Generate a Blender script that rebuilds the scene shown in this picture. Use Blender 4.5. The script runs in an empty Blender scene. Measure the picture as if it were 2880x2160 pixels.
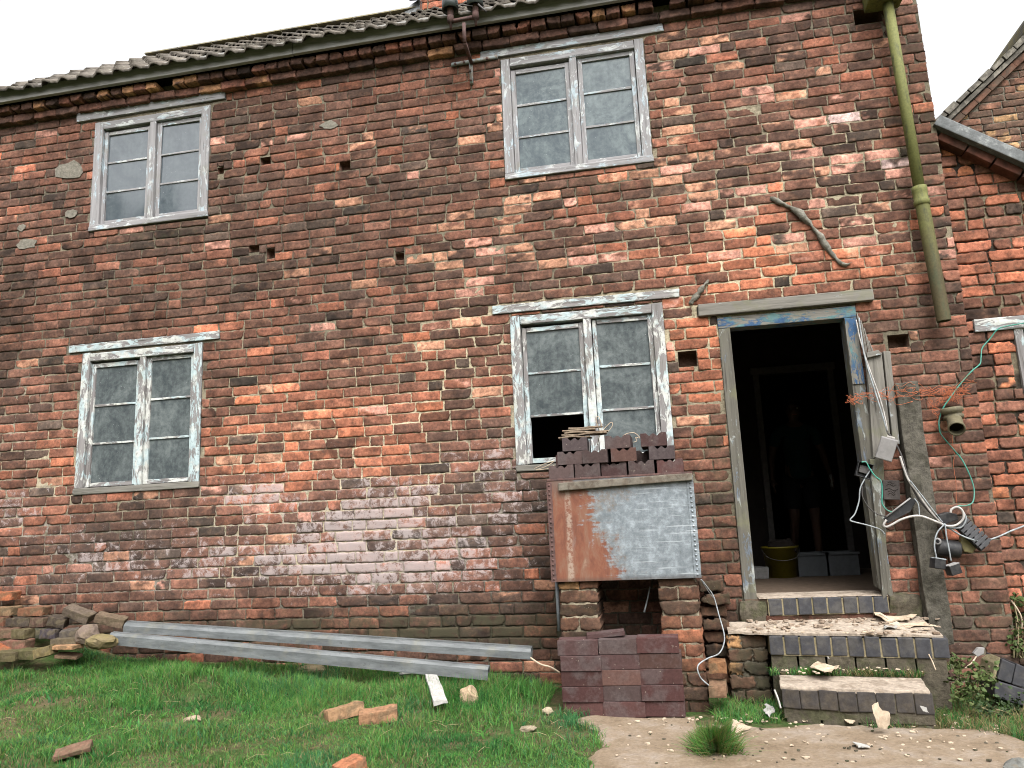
import bpy, bmesh, math, random
import numpy as np
from mathutils import Vector, Matrix, noise as mnoise
R=math.radians
sc=bpy.context.scene
COL=sc.collection
rnd=random.Random(7)
# ---------------------------------------------------------------- camera
FPX=2150.; CAM_D=5.6; CAM_Z=0.58
def _axes():
    y,p,r=R(10.49),R(10.3),R(-2.55)
    f=Vector((-math.sin(y)*math.cos(p),math.cos(y)*math.cos(p),math.sin(p)))
    rt=Vector((math.cos(y),math.sin(y),0)); up=rt.cross(f)
    return rt*math.cos(r)+up*math.sin(r), up*math.cos(r)-rt*math.sin(r), f
CR,CU,CF=_axes()
CP=Vector((0,-CAM_D,CAM_Z))
def ray(px,py): return CF+CR*((px-1440)/FPX)+CU*((1080-py)/FPX)
def W(px,py,Y=0.0):
    "point of the photograph on the upright plane y=Y"
    d=ray(px,py); t=(CAM_D+Y)/d.y; return CP+d*t
def Gz(px,py,z):
    d=ray(px,py); t=(z-CAM_Z)/d.z; return CP+d*t
cam=bpy.data.cameras.new('camera'); camo=bpy.data.objects.new('camera',cam); COL.objects.link(camo)
M3=Matrix((CR,CU,-CF)).transposed().to_4x4(); M3.translation=CP; camo.matrix_world=M3
cam.sensor_width=36; cam.lens=FPX/2880*36; cam.clip_start=.05; cam.clip_end=500
sc.camera=camo
# ---------------------------------------------------------------- noise
def _h(i,j,k,s):
    n=(i*374761393+j*668265263+k*2147483647+s*1274126177)&0xFFFFFFFF
    n=((n^(n>>13))*1274126177)&0xFFFFFFFF
    n=((n^(n>>16))*2246822519)&0xFFFFFFFF
    return ((n^(n>>13))&0xFFFF)/65535.0
def vn(x,y,z=0.0,s=0):
    x=np.asarray(x,float);y=np.asarray(y,float);z=np.asarray(z,float)+0*x
    xi=np.floor(x).astype(np.int64);yi=np.floor(y).astype(np.int64);zi=np.floor(z).astype(np.int64)
    fx=x-xi;fy=y-yi;fz=z-zi
    fx=fx*fx*(3-2*fx);fy=fy*fy*(3-2*fy);fz=fz*fz*(3-2*fz)
    o=0
    for a in(0,1):
        for b in(0,1):
            for c in(0,1):
                o=o+_h(xi+a,yi+b,zi+c,s)*(fx if a else 1-fx)*(fy if b else 1-fy)*(fz if c else 1-fz)
    return o
def fbm(x,y,z=0.0,s=0,o=3):
    t=0;a=.5;n=0
    for i in range(o):
        t=t+a*vn(np.asarray(x)*2**i,np.asarray(y)*2**i,np.asarray(z)*2**i,s+i);n+=a;a*=.5
    return t/n
# ---------------------------------------------------------------- meshes
def np_mesh(name,V,Q,cols=None,mats=(),midx=None,smooth=False):
    me=bpy.data.meshes.new(name); V=np.asarray(V,np.float32); Q=np.asarray(Q,np.int32); k=Q.shape[1]
    me.vertices.add(len(V)); me.vertices.foreach_set('co',V.ravel())
    me.loops.add(Q.size); me.loops.foreach_set('vertex_index',Q.ravel())
    me.polygons.add(len(Q)); me.polygons.foreach_set('loop_start',np.arange(0,Q.size,k,dtype=np.int32))
    if midx is not None: me.polygons.foreach_set('material_index',np.asarray(midx,np.int32))
    me.update(calc_edges=True)
    for nm,a in (cols or {}).items():
        a=np.asarray(a,np.float32)
        if a.shape[1]==3: a=np.concatenate([a,np.ones((len(a),1),np.float32)],1)
        at=me.color_attributes.new(nm,'FLOAT_COLOR','POINT'); at.data.foreach_set('color',a.ravel())
    for m in mats: me.materials.append(m)
    if smooth: me.polygons.foreach_set('use_smooth',np.ones(len(Q),bool))
    return me
def link(name,me,parent=None,mat=None):
    o=bpy.data.objects.new(name,me); COL.objects.link(o)
    if mat is not None and me is not None and not len(me.materials): me.materials.append(mat)
    if parent is not None: o.parent=parent
    return o
def tag(o,label,cat,group=None,kind=None):
    o['label']=label; o['category']=cat
    if group:o['group']=group
    if kind:o['kind']=kind
    return o
def thing(name,loc,label,cat,group=None,rot=(0,0,0)):
    o=bpy.data.objects.new(name,None); COL.objects.link(o); o.location=loc; o.rotation_euler=rot
    o.empty_display_size=.1
    return tag(o,label,cat,group)
class MB:
    "collects shapes for one mesh"
    def __init__(s): s.bm=bmesh.new()
    def box(s,x0,x1,y0,y1,z0,z1,bev=0.,mat=None,jit=0.):
        vs=[s.bm.verts.new(Vector(c)+Vector((rnd.uniform(-jit,jit),rnd.uniform(-jit,jit),rnd.uniform(-jit,jit)))) for c in((x0,y0,z0),(x1,y0,z0),(x1,y1,z0),(x0,y1,z0),(x0,y0,z1),(x1,y0,z1),(x1,y1,z1),(x0,y1,z1))]
        fs=[s.bm.faces.new([vs[i] for i in q]) for q in((0,3,2,1),(4,5,6,7),(0,1,5,4),(1,2,6,5),(2,3,7,6),(3,0,4,7))]
        if mat is not None:
            for v in vs: v.co=mat@v.co
        if bev>0:
            es={e for f in fs for e in f.edges}
            bmesh.ops.bevel(s.bm,geom=list(es),offset=bev,segments=2,affect='EDGES',profile=.6)
        return s
    def prism(s,pts,ax,h,bev=0.):
        "polygon pts (3D) pushed along vector h"
        a=[s.bm.verts.new(Vector(p)) for p in pts]; b=[s.bm.verts.new(Vector(p)+Vector(h)) for p in pts]
        n=len(a); fs=[s.bm.faces.new(a),s.bm.faces.new(b[::-1])]
        for i in range(n): fs.append(s.bm.faces.new([a[(i+1)%n],a[i],b[i],b[(i+1)%n]]))
        if bev>0: bmesh.ops.bevel(s.bm,geom=list({e for f in fs for e in f.edges}),offset=bev,segments=2,affect='EDGES',profile=.6)
        return s
    def tube(s,pts,r,n=8,cap=True,sub=1):
        P=[Vector(p) for p in pts]
        if sub>1: P=spline(P,sub)
        rr=r if callable(r) else (lambda t:r)
        rings=[];u=None
        for i,p in enumerate(P):
            t=(P[min(i+1,len(P)-1)]-P[max(i-1,0)]).normalized()
            if u is None:
                u=t.orthogonal().normalized()
            else:
                u=(u-t*u.dot(t)); u=u.normalized() if u.length>1e-6 else t.orthogonal().normalized()
            w=t.cross(u); q=rr(i/max(1,len(P)-1))
            rings.append([s.bm.verts.new(p+(u*math.cos(2*math.pi*k/n)+w*math.sin(2*math.pi*k/n))*q) for k in range(n)])
        for a,b in zip(rings,rings[1:]):
            for k in range(n): f=s.bm.faces.new([a[k],a[(k+1)%n],b[(k+1)%n],b[k]]); f.smooth=True
        if cap: s.bm.faces.new(rings[0][::-1]); s.bm.faces.new(rings[-1])
        return s
    def lathe(s,prof,mat=None,n=20,cap=False):
        "profile [(r,z)] spun round local z, then moved by mat"
        mat=mat or Matrix(); rings=[]
        for r,z in prof: rings.append([s.bm.verts.new(mat@Vector((r*math.cos(2*math.pi*k/n),r*math.sin(2*math.pi*k/n),z))) for k in range(n)])
        for a,b in zip(rings,rings[1:]):
            for k in range(n): f=s.bm.faces.new([a[k],a[(k+1)%n],b[(k+1)%n],b[k]]); f.smooth=True
        if cap: s.bm.faces.new(rings[0][::-1]); s.bm.faces.new(rings[-1])
        return s
    def rough(s,amp,scale,cuts=0,seed=0):
        if cuts: bmesh.ops.subdivide_edges(s.bm,edges=s.bm.edges[:],cuts=cuts,use_grid_fill=True)
        for v in s.bm.verts:
            q=v.co*scale+Vector((seed*3.1,seed*1.7,seed*5.3))
            v.co+=mnoise.noise_vector(q)*amp
        return s
    def mesh(s,name):
        me=bpy.data.meshes.new(name); bmesh.ops.recalc_face_normals(s.bm,faces=s.bm.faces[:]); s.bm.to_mesh(me); s.bm.free(); return me
    def build(s,name,mat,parent=None): return link(name,s.mesh(name),parent,mat)
def spline(P,sub):
    out=[]
    for i in range(len(P)-1):
        a,b,c,d=P[max(i-1,0)],P[i],P[i+1],P[min(i+2,len(P)-1)]
        for k in range(sub):
            t=k/sub
            out.append(.5*((2*b)+(c-a)*t+(2*a-5*b+4*c-d)*t*t+(3*b-a-3*c+d)*t**3))
    out.append(P[-1]); return out
def frame_to(loc,direction,up=Vector((0,0,1))):
    "matrix whose z axis runs along direction"
    z=Vector(direction).normalized(); x=up.cross(z)
    x=x.normalized() if x.length>1e-4 else Vector((1,0,0)); y=z.cross(x)
    m=Matrix((x,y,z)).transposed().to_4x4(); m.translation=loc; return m
# ---------------------------------------------------------------- materials
class NT:
    def __init__(s,name):
        s.m=bpy.data.materials.new(name); s.m.use_nodes=True; s.t=s.m.node_tree; s.t.nodes.clear()
        s.out=s.t.nodes.new('ShaderNodeOutputMaterial'); s.b=s.t.nodes.new('ShaderNodeBsdfPrincipled')
        s.t.links.new(s.b.outputs[0],s.out.inputs[0]); s.co=s.t.nodes.new('ShaderNodeTexCoord').outputs['Object']
    def put(s,sock,v):
        if isinstance(v,bpy.types.NodeSocket): s.t.links.new(v,sock)
        elif isinstance(v,tuple) and len(v)==3 and sock.type=='RGBA': sock.default_value=(*v,1)
        else: sock.default_value=v
    def map(s,scale,loc=(0,0,0),rot=(0,0,0),co=None):
        n=s.t.nodes.new('ShaderNodeMapping'); s.put(n.inputs[0],co or s.co); n.inputs['Scale'].default_value=scale; n.inputs['Location'].default_value=loc; n.inputs['Rotation'].default_value=rot; return n.outputs[0]
    def noise(s,scale,det=4,rough=.55,co=None,dist=0.,col=False):
        n=s.t.nodes.new('ShaderNodeTexNoise'); s.put(n.inputs['Vector'],co or s.co); n.inputs['Scale'].default_value=scale; n.inputs['Detail'].default_value=det; n.inputs['Roughness'].default_value=rough; n.inputs['Distortion'].default_value=dist
        return n.outputs['Color' if col else 'Fac']
    def voro(s,scale,co=None,feature='F1',out='Distance'):
        n=s.t.nodes.new('ShaderNodeTexVoronoi'); n.feature=feature; s.put(n.inputs['Vector'],co or s.co); n.inputs['Scale'].default_value=scale; return n.outputs[out]
    def ramp(s,f,stops,interp='LINEAR'):
        n=s.t.nodes.new('ShaderNodeValToRGB'); s.put(n.inputs[0],f); r=n.color_ramp; r.interpolation=interp
        while len(r.elements)<len(stops): r.elements.new(.5)
        for e,(p,c) in zip(r.elements,stops):
            e.position=p; e.color=(c,c,c,1) if not isinstance(c,tuple) else (*c,1)
        return n.outputs[0]
    def mix(s,f,a,b,mode='MIX'):
        n=s.t.nodes.new('ShaderNodeMix'); n.data_type='RGBA'; n.blend_type=mode; s.put(n.inputs[0],f); s.put(n.inputs[6],a); s.put(n.inputs[7],b); return n.outputs[2]
    def math(s,op,a,b=0.,c=0.,clamp=False):
        n=s.t.nodes.new('ShaderNodeMath'); n.operation=op; n.use_clamp=clamp
        for i,v in enumerate((a,b,c)): s.put(n.inputs[i],v)
        return n.outputs[0]
    def sstep(s,v,lo,hi):
        n=s.t.nodes.new('ShaderNodeMapRange'); n.interpolation_type='SMOOTHSTEP'; s.put(n.inputs[0],v); s.put(n.inputs[1],lo); s.put(n.inputs[2],hi); return n.outputs[0]
    def attr(s,name):
        n=s.t.nodes.new('ShaderNodeAttribute'); n.attribute_name=name; return n.outputs['Color']
    def sep(s,v):
        n=s.t.nodes.new('ShaderNodeSeparateXYZ'); s.put(n.inputs[0],v); return n.outputs
    def ocol(s): return s.t.nodes.new('ShaderNodeObjectInfo').outputs['Color']
    def orand(s): return s.t.nodes.new('ShaderNodeObjectInfo').outputs['Random']
    def bump(s,h,strength=.5,dist=.01,prev=None):
        n=s.t.nodes.new('ShaderNodeBump'); n.inputs['Strength'].default_value=strength; n.inputs['Distance'].default_value=dist; s.put(n.inputs['Height'],h)
        if prev is not None: s.put(n.inputs['Normal'],prev)
        return n.outputs[0]
    def done(s,col,rough=.9,normal=None,spec=.2,metal=0.):
        s.put(s.b.inputs['Base Color'],col); s.put(s.b.inputs['Roughness'],rough); s.put(s.b.inputs['Specular IOR Level'],spec); s.put(s.b.inputs['Metallic'],metal)
        if normal is not None: s.put(s.b.inputs['Normal'],normal)
        return s.m
def mat_brick():
    s=NT('old_brick'); c=s.attr('Col'); k=s.sep(s.attr('Mask'))
    n1=s.noise(45,6,.65); n2=s.noise(9,4); n3=s.noise(140,3,.6)
    c=s.mix(1.,c,s.ramp(n1,[(.25,.45),(.5,1.05),(.75,1.7)]),'MULTIPLY')
    c=s.mix(1.,c,s.ramp(n2,[(.3,.62),(.7,1.35)]),'MULTIPLY')
    # black crust pits
    pit=s.sstep(s.noise(15,7,.75,dist=.5),.50,.66); c=s.mix(s.math('MULTIPLY',pit,.55),c,(.040,.030,.025))
    # lime bloom
    w=s.math('ADD',s.math('MULTIPLY',s.noise(13,8,.78,dist=.6),.95),s.math('MULTIPLY',n3,.15))
    w=s.math('ADD',w,s.math('MULTIPLY',k[0],.215)); w=s.sstep(w,.69,.80)
    w=s.math('MULTIPLY',w,s.math('MINIMUM',s.math('MULTIPLY',k[0],2.2),.56))
    c=s.mix(s.math('MULTIPLY',k[0],.10),c,(.33,.25,.23)); c=s.mix(w,c,(.40,.34,.33))
    # tiny lichen specks
    sp=s.sstep(s.voro(55),.16,.08); sp=s.math('MULTIPLY',sp,s.sstep(s.noise(5,3),.55,.7)); c=s.mix(s.math('MULTIPLY',sp,.5),c,(.36,.33,.28))
    g=s.math('MULTIPLY',k[1],s.sstep(s.math('ADD',s.noise(14,5,.65),s.math('MULTIPLY',k[1],.16)),.47,.68)); c=s.mix(s.math('MULTIPLY',g,.85),c,(.046,.043,.026))
    h=s.math('ADD',s.math('MULTIPLY',n1,.6),s.math('MULTIPLY',n3,.4))
    return s.done(c,.93,s.bump(h,.7,.007),.12)
def mat_mortar():
    s=NT('lime_mortar'); c=s.attr('Col'); n=s.noise(70,6,.7)
    c=s.mix(1.,c,s.ramp(n,[(.25,.45),(.5,.95),(.75,1.4)]),'MULTIPLY')
    d=s.sstep(s.noise(11,5,.65),.48,.64); c=s.mix(s.math('MULTIPLY',d,.50),c,(.045,.036,.026)); k=s.sep(s.attr('Mask'))
    c=s.mix(s.math('MULTIPLY',s.math('MULTIPLY',s.sstep(s.noise(26,6,.7),.42,.6),k[0]),.6),c,(.34,.30,.28)); c=s.mix(s.math('MULTIPLY',k[1],.75),c,(.035,.033,.02))
    return s.done(c,.95,s.bump(n,.8,.008),.08)
def mat_wood(name,axis,paint=(.62,.66,.66),paint2=(.42,.60,.66),amt=.4,base=(.34,.315,.28),dark=(.10,.085,.07),moss=.25):
    s=NT(name); sc_=[26,26,26]; sc_[axis]=1.4
    g=s.noise(1.6,8,.68,co=s.map(tuple(sc_)),dist=.4)
    c=s.ramp(g,[(.22,dark),(.46,tuple(b*.72 for b in base)),(.7,base)])
    crack=s.sstep(s.noise(2.2,3,.5,co=s.map(tuple(sc_),loc=(3,1,7))),.36,.28); c=s.mix(s.math('MULTIPLY',crack,.7),c,(.035,.03,.026))
    s2=[24,24,24]; s2[axis]=7.
    p=s.math('ADD',s.math('MULTIPLY',s.noise(1.,7,.72,co=s.map(tuple(s2),loc=(9,2,4)),dist=.8),.75),s.math('MULTIPLY',s.noise(3.,2),.25))
    pm=s.sstep(p,.60-.28*amt,.64-.28*amt)
    pc=s.mix(s.sstep(s.noise(5,4,.6,co=s.map((1,1,1),loc=(5,5,5))),.44,.56),paint,paint2)
    pc=s.mix(1.,pc,s.ramp(s.noise(30,5,.7),[(.3,.68),(.7,1.12)]),'MULTIPLY')
    c=s.mix(pm,c,pc)
    if moss: c=s.mix(s.math('MULTIPLY',s.sstep(s.noise(4.5,5,.65,co=s.map((1,1,1),loc=(1,8,2))),.52,.7),moss),c,(.13,.13,.07))
    h=s.math('ADD',s.math('MULTIPLY',g,.7),s.math('MULTIPLY',pm,.25))
    return s.done(c,.85,s.bump(h,.6,.006),.2)
def mat_glass(name,dust,tint,dcol=(.26,.29,.29),spec=.5):
    s=NT(name)
    n=s.math('ADD',s.math('MULTIPLY',s.noise(3.6,6,.70,dist=1.1),.65),s.math('MULTIPLY',s.noise(30,5,.7),.35))
    st=s.noise(2.,5,.6,co=s.map((16,16,2.2)))
    d=s.math('MULTIPLY',s.sstep(s.math('ADD',s.math('MULTIPLY',n,.85),s.math('MULTIPLY',st,.15)),.36,.70),dust*.8)
    d=s.math('ADD',d,dust*.24)
    spk=s.math('MULTIPLY',s.sstep(s.voro(42),.10,.05),s.sstep(s.noise(7,3),.5,.6))
    c=s.mix(d,tint,dcol); c=s.mix(s.math('MULTIPLY',spk,.55),c,(.55,.56,.55))
    return s.done(c,s.math('ADD',s.math('MULTIPLY',d,.35),.02),None,spec)
def mat_simple(name,col,rough=.8,var=.35,scale=25,bump=.3,dist=.004,spec=.25,metal=0.,col2=None,amt2=.5,sc2=6,obj=False):
    s=NT(name); n=s.noise(scale,6,.65)
    c=s.ocol() if obj else col
    if col2: c=s.mix(s.math('MULTIPLY',s.sstep(s.noise(sc2,6,.68,dist=.4),.46,.6),amt2),c,col2)
    c=s.mix(1.,c,s.ramp(n,[(.25,1-var),(.75,1+var)]),'MULTIPLY')
    return s.done(c,rough,s.bump(n,bump,dist),spec,metal)
M={}
M['brick']=mat_brick(); M['mortar']=mat_mortar()
for ax,nm in((0,'x'),(2,'z')):
    M['ww_up'+nm]=mat_wood('weathered_grey_wood_'+nm,ax,(.44,.45,.44),(.32,.38,.41),.27,base=(.27,.26,.262),dark=(.085,.078,.074))
    M['ww_low'+nm]=mat_wood('peeling_paint_wood_'+nm,ax,(.45,.45,.42),(.34,.41,.42),.42,base=(.215,.20,.195),dark=(.065,.055,.05))
    M['ww_blue'+nm]=mat_wood('blue_paint_wood_'+nm,ax,(.035,.075,.145),(.08,.145,.145),.40,base=(.17,.16,.14),dark=(.07,.06,.05))
    M['ww_grey'+nm]=mat_wood('bare_grey_wood_'+nm,ax,(.3,.32,.32),(.3,.32,.32),.02,base=(.185,.172,.15),dark=(.055,.05,.042),moss=.4)
M['ww_post']=mat_wood('door_post_wood',2,(.25,.26,.24),(.11,.13,.155),.22,base=(.115,.107,.088),dark=(.03,.027,.023),moss=.55)
M['glass_sky']=mat_glass('dusty_glass_upper',.26,(.030,.040,.050),(.22,.25,.25),1.)
M['glass_mid']=mat_glass('dusty_glass_pale',.62,(.018,.028,.040),(.19,.225,.22),.24)
M['glass_dark']=mat_glass('dusty_glass_lower',.74,(.012,.017,.022),(.165,.185,.18),.42)
M['rust']=mat_simple('rusty_iron',(.085,.046,.040),.85,.45,40,.4,.003,.3,col2=(.045,.032,.03),amt2=.6,sc2=12)
M['zinc']=mat_simple('zinc_strap',(.24,.27,.27),.55,.3,30,.2,.002,.4,col2=(.15,.10,.06),amt2=.7,sc2=18)
M['pot']=mat_simple('dark_green_glaze',(.03,.037,.035),.35,.3,20,.1,.002,.5)
M['blue']=mat_simple('blue_engineering_brick',(.034,.034,.038),.6,.4,30,.35,.003,.3,col2=(.07,.064,.056),amt2=.5,sc2=9)
M['dustconc']=mat_simple('dusty_pale_tread',(.30,.25,.20),.95,.4,40,.6,.008,.1,col2=(.15,.115,.085),amt2=.6,sc2=9)
M['joint']=mat_simple('dusty_joint',(.19,.16,.10),.95,.35,60,.5,.006,.1,col2=(.15,.13,.07),amt2=.6)
M['stone']=mat_simple('weathered_stone',(.078,.071,.058),.95,.5,28,.9,.012,.1,col2=(.040,.037,.028),amt2=.8,sc2=9)
M['mossblock']=mat_simple('mossy_block',(.070,.060,.044),.95,.5,30,.9,.01,.1,col2=(.055,.055,.03),amt2=.8,sc2=8)
M['black']=mat_simple('black_plastic',(.010,.010,.011),.6,.4,30,.1,.002,.35,col2=(.035,.032,.03),amt2=.5,sc2=20)
M['greyplastic']=mat_simple('grey_plastic',(.21,.20,.195),.6,.15,25,.1,.002,.3,col2=(.16,.155,.145),amt2=.5,sc2=12)
M['cablew']=mat_simple('white_cable',(.36,.335,.31),.6,.2,30,.0,.001,.3,col2=(.20,.19,.18),amt2=.7,sc2=20)
M['cableg']=mat_simple('grey_cable',(.24,.26,.27),.6,.2,30,.0,.001,.3,col2=(.13,.13,.13),amt2=.6,sc2=20)
M['cabled']=mat_simple('dark_cable',(.055,.05,.048),.6,.3,30,.0,.001,.3)
M['cablegreen']=mat_simple('green_cable',(.03,.20,.15),.55,.2,30,.0,.001,.3,col2=(.09,.17,.14),amt2=.6,sc2=14)
M['twine']=mat_simple('orange_twine',(.34,.11,.055),.9,.2,30,.0,.001,.1)
M['purple_']=None
M['pale']=mat_simple('pale_flake',(.40,.325,.24),.9,.25,35,.4,.003,.1,col2=(.28,.21,.15),amt2=.6,sc2=15)
M['white']=mat_simple('white_scrap',(.31,.30,.28),.8,.3,35,.2,.003,.2)
M['hole']=mat_simple('shade_black',(.012,.010,.009),1.,.3,20,.0,.001,.0)  # near-black painted in for the shade inside hollows, cracks and tile gaps
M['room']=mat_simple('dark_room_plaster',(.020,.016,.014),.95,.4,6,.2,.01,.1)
M['roomfloor']=mat_simple('dusty_floor',(.085,.062,.045),.95,.35,20,.3,.006,.1)
M['loose']=mat_simple('loose_brick',None,.93,.45,38,.8,.006,.1,col2=(.085,.068,.042),amt2=.6,sc2=13,obj=True)
M['purple']=mat_simple('purple_brick',None,.85,.22,55,.4,.002,.15,col2=(.070,.056,.056),amt2=.5,sc2=7,obj=True)
def _purple():
    s=NT('salvaged_purple'); c=s.ocol(); co=s.t.nodes.new('ShaderNodeVectorMath'); co.operation='ADD'
    s.put(co.inputs[0],s.co); s.put(co.inputs[1],s.math('MULTIPLY',s.orand(),31.)); co=co.outputs[0]
    n=s.noise(48,6,.7,co=co); g=s.noise(6,5,.65,co=co)
    c=s.mix(s.math('MULTIPLY',s.sstep(g,.46,.62),.5),c,(.075,.062,.060)); c=s.mix(1.,c,s.ramp(n,[(.25,.7),(.75,1.3)]),'MULTIPLY')
    m=s.sstep(s.noise(11,7,.75,co=co),.63,.70); c=s.mix(s.math('MULTIPLY',m,.55),c,(.17,.14,.12))
    sp=s.sstep(s.voro(24,co=co),.09,.05); c=s.mix(s.math('MULTIPLY',sp,.6),c,(.30,.26,.21))
    return s.done(c,.88,s.bump(n,.5,.003),.15)
M['purple']=_purple()
M['rock']=mat_simple('loose_stone',None,.93,.3,24,.6,.008,.1,col2=(.13,.10,.065),amt2=.5,sc2=9,obj=True)
def mat_pipe():
    s=NT('mossy_pipe'); z=s.sep(s.co)[2]
    n=s.noise(9,6,.65); t=s.sstep(s.math('ADD',z,s.math('MULTIPLY',n,.9)),2.5,3.3)
    c=s.mix(t,(.062,.050,.024),(.118,.120,.038))
    c=s.mix(s.sstep(s.noise(5,5,.7,co=s.map((3,3,.7))),.5,.68),c,(.05,.053,.026))
    c=s.mix(1.,c,s.ramp(s.noise(60,4,.6),[(.3,.8),(.7,1.2)]),'MULTIPLY')
    return s.done(c,.75,s.bump(n,.3,.004),.25)
M['pipe']=mat_pipe()
def mat_tile():
    s=NT('concrete_roof_tile'); c=s.attr('Col'); n=s.noise(22,6,.7)
    c=s.mix(1.,c,s.ramp(n,[(.25,.5),(.75,1.5)]),'MULTIPLY')
    l=s.sstep(s.noise(16,5,.7,co=s.map((1,1,1),loc=(4,4,4))),.55,.66); c=s.mix(s.math('MULTIPLY',l,.55),c,(.22,.21,.165))
    return s.done(c,.95,s.bump(n,.5,.006),.1)
M['tile']=mat_tile()
def mat_ridge():
    s=NT('lichen_ridge'); c=s.mix(s.sstep(s.noise(9,5,.7),.4,.55),(.11,.102,.085),(.15,.13,.075))
    return s.done(c,.95)
M['ridge']=mat_ridge()
def mat_lead():
    s=NT('verge_lead'); n=s.noise(14,6,.7); c=s.ramp(n,[(.3,(.05,.053,.053)),(.55,(.115,.12,.12)),(.7,(.24,.25,.24))])
    return s.done(c,.7,s.bump(n,.5,.01),.3)
M['lead']=mat_lead()
def mat_tank():
    s=NT('galvanised_tank'); x,y,z=s.sep(s.co)
    # local x 0..1 along the front, z 0..1 up it are worked out from metres
    n=s.noise(5,7,.7,dist=.7); nf=s.noise(34,6,.7); nv=s.noise(7,6,.65,co=s.map((1.,1.,.28)))
    spang=s.noise(16,6,.75,co=s.map((1,1,1),loc=(3,3,3)))
    g=s.ramp(spang,[(.3,(.095,.108,.117)),(.5,(.175,.198,.215)),(.68,(.30,.335,.36))])
    # rubbed scratches, nearly level
    scr=s.sstep(s.noise(2.6,4,.6,co=s.map((1.1,1,30),rot=(0,-.14,0))),.56,.64)
    g=s.mix(s.math('MULTIPLY',s.math('MULTIPLY',scr,.7),s.sstep(x,.45,.75)),g,(.42,.45,.47))
    dk=s.sstep(s.noise(3,6,.7,co=s.map((1,1,.6),loc=(8,1,3))),.52,.72); g=s.mix(s.math('MULTIPLY',dk,.7),g,(.085,.10,.11))
    # rust spreads from the left edge; wider near the foot
    edge=s.math('ADD',x,s.math('MULTIPLY',s.math('SUBTRACT',n,.5),-.50)); edge=s.math('ADD',edge,s.math('MULTIPLY',s.math('SUBTRACT',z,.22),.26))
    edge=s.math('ADD',edge,s.math('MULTIPLY',s.math('SUBTRACT',nf,.5),-.16))
    edge=s.math('ADD',edge,s.math('MULTIPLY',s.math('SUBTRACT',nv,.5),-.42))
    fing=s.noise(3.,5,.65,co=s.map((1.4,1,13),rot=(0,-.25,0)))
    edge=s.math('ADD',edge,s.math('MULTIPLY',s.math('SUBTRACT',fing,.5),-.42))
    edge=s.math('ADD',edge,s.math('MULTIPLY',s.sstep(z,.12,.45),.03))
    r=s.sstep(edge,.41,.32)
    pale=s.sstep(s.noise(3.2,6,.7,co=s.map((2.4,1,.5),loc=(6,1,2)),dist=.5),.56,.66); r=s.math('MULTIPLY',r,s.math('SUBTRACT',1.,s.math('MULTIPLY',pale,.55)))
    rc=s.ramp(s.noise(9,6,.7,co=s.map((1.6,1,.5)),dist=.5),[(.3,(.085,.030,.018)),(.5,(.145,.052,.028)),(.62,(.150,.078,.050)),(.75,(.24,.165,.115))])
    halo=s.sstep(s.math('SUBTRACT',edge,s.math('MULTIPLY',s.sstep(z,.36,.60),.22)),.50,.34); g=s.mix(s.math('MULTIPLY',halo,s.math('MULTIPLY',s.sstep(nf,.38,.62),.65)),g,(.16,.115,.08))
    c=s.mix(r,g,rc)
    strk=s.math('MULTIPLY',s.sstep(s.math('ABSOLUTE',s.math('SUBTRACT',s.math('ADD',x,s.math('MULTIPLY',nv,.05)),.155)),.028,.008),s.sstep(nf,.40,.58)); c=s.mix(s.math('MULTIPLY',strk,.75),c,(.27,.21,.165))
    rim=s.sstep(s.math('ADD',z,s.math('MULTIPLY',nv,.16)),.60,.74); c=s.mix(s.math('MULTIPLY',rim,.55),c,(.075,.065,.06))
    foot=s.sstep(z,.035,.0); c=s.mix(s.math('MULTIPLY',foot,.6),c,(.05,.033,.026))
    return s.done(c,s.math('ADD',.48,s.math('MULTIPLY',r,.4)),s.bump(nf,.25,.003),.45,s.math('SUBTRACT',.35,s.math('MULTIPLY',r,.35)))
M['tank']=mat_tank()
def mat_gutter():
    s=NT('weathered_zinc_trough'); n=s.noise(8,6,.7); st=s.noise(4,6,.7,co=s.map((1.2,6,6)))
    c=s.ramp(st,[(.3,(.060,.064,.065)),(.5,(.105,.112,.114)),(.7,(.155,.164,.167))])
    d=s.sstep(s.noise(26,5,.7),.60,.68); c=s.mix(s.math('MULTIPLY',d,.6),c,(.05,.05,.05))
    c=s.mix(s.math('MULTIPLY',s.sstep(n,.5,.7),.5),c,(.15,.145,.115))
    return s.done(c,.62,s.bump(n,.2,.003),.35,.15)
M['gutter']=mat_gutter()
M['fascia']=mat_wood('fascia_wood',0,(.3,.3,.3),(.3,.3,.3),.02,base=(.30,.29,.27),dark=(.10,.095,.085),moss=.2)
M['fillet']=mat_simple('mortar_fillet',(.17,.16,.135),.95,.45,30,.9,.01,.1,col2=(.085,.078,.06),amt2=.7,sc2=14)
# ================================================================ brickwork
def blob_list(L):
    out=[]
    for cx,cy,rx,ry,a in L:
        p=W(cx,cy,0); s=(p-CP).dot(CF)/FPX
        out.append((p.x,p.z,rx*s,ry*s,a))
    return out
B_BRIGHT=blob_list([(1000,1200,430,160,.62),(100,1260,230,150,.55),(2150,760,260,110,1.0),(1960,1030,110,170,.75),(700,1330,260,90,.42),(1250,1000,220,120,.3),(2600,1050,120,250,.3),(820,1180,180,120,.25),(1150,1560,250,90,.2),(2520,640,100,140,.2)])
B_DARK=blob_list([(400,850,520,200,.30),(10,950,70,260,.9),(350,1490,200,80,.95),(1490,1640,110,260,1.),(1350,1780,260,90,.8),(750,1775,950,62,1.),(150,1640,300,80,.5),(1000,620,500,200,.25),(2040,1560,110,230,.75),(2620,280,70,330,.45),(2540,900,110,120,.35),(1500,1420,100,70,.7),(700,420,600,200,.18),(1600,900,150,60,.3)])
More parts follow.
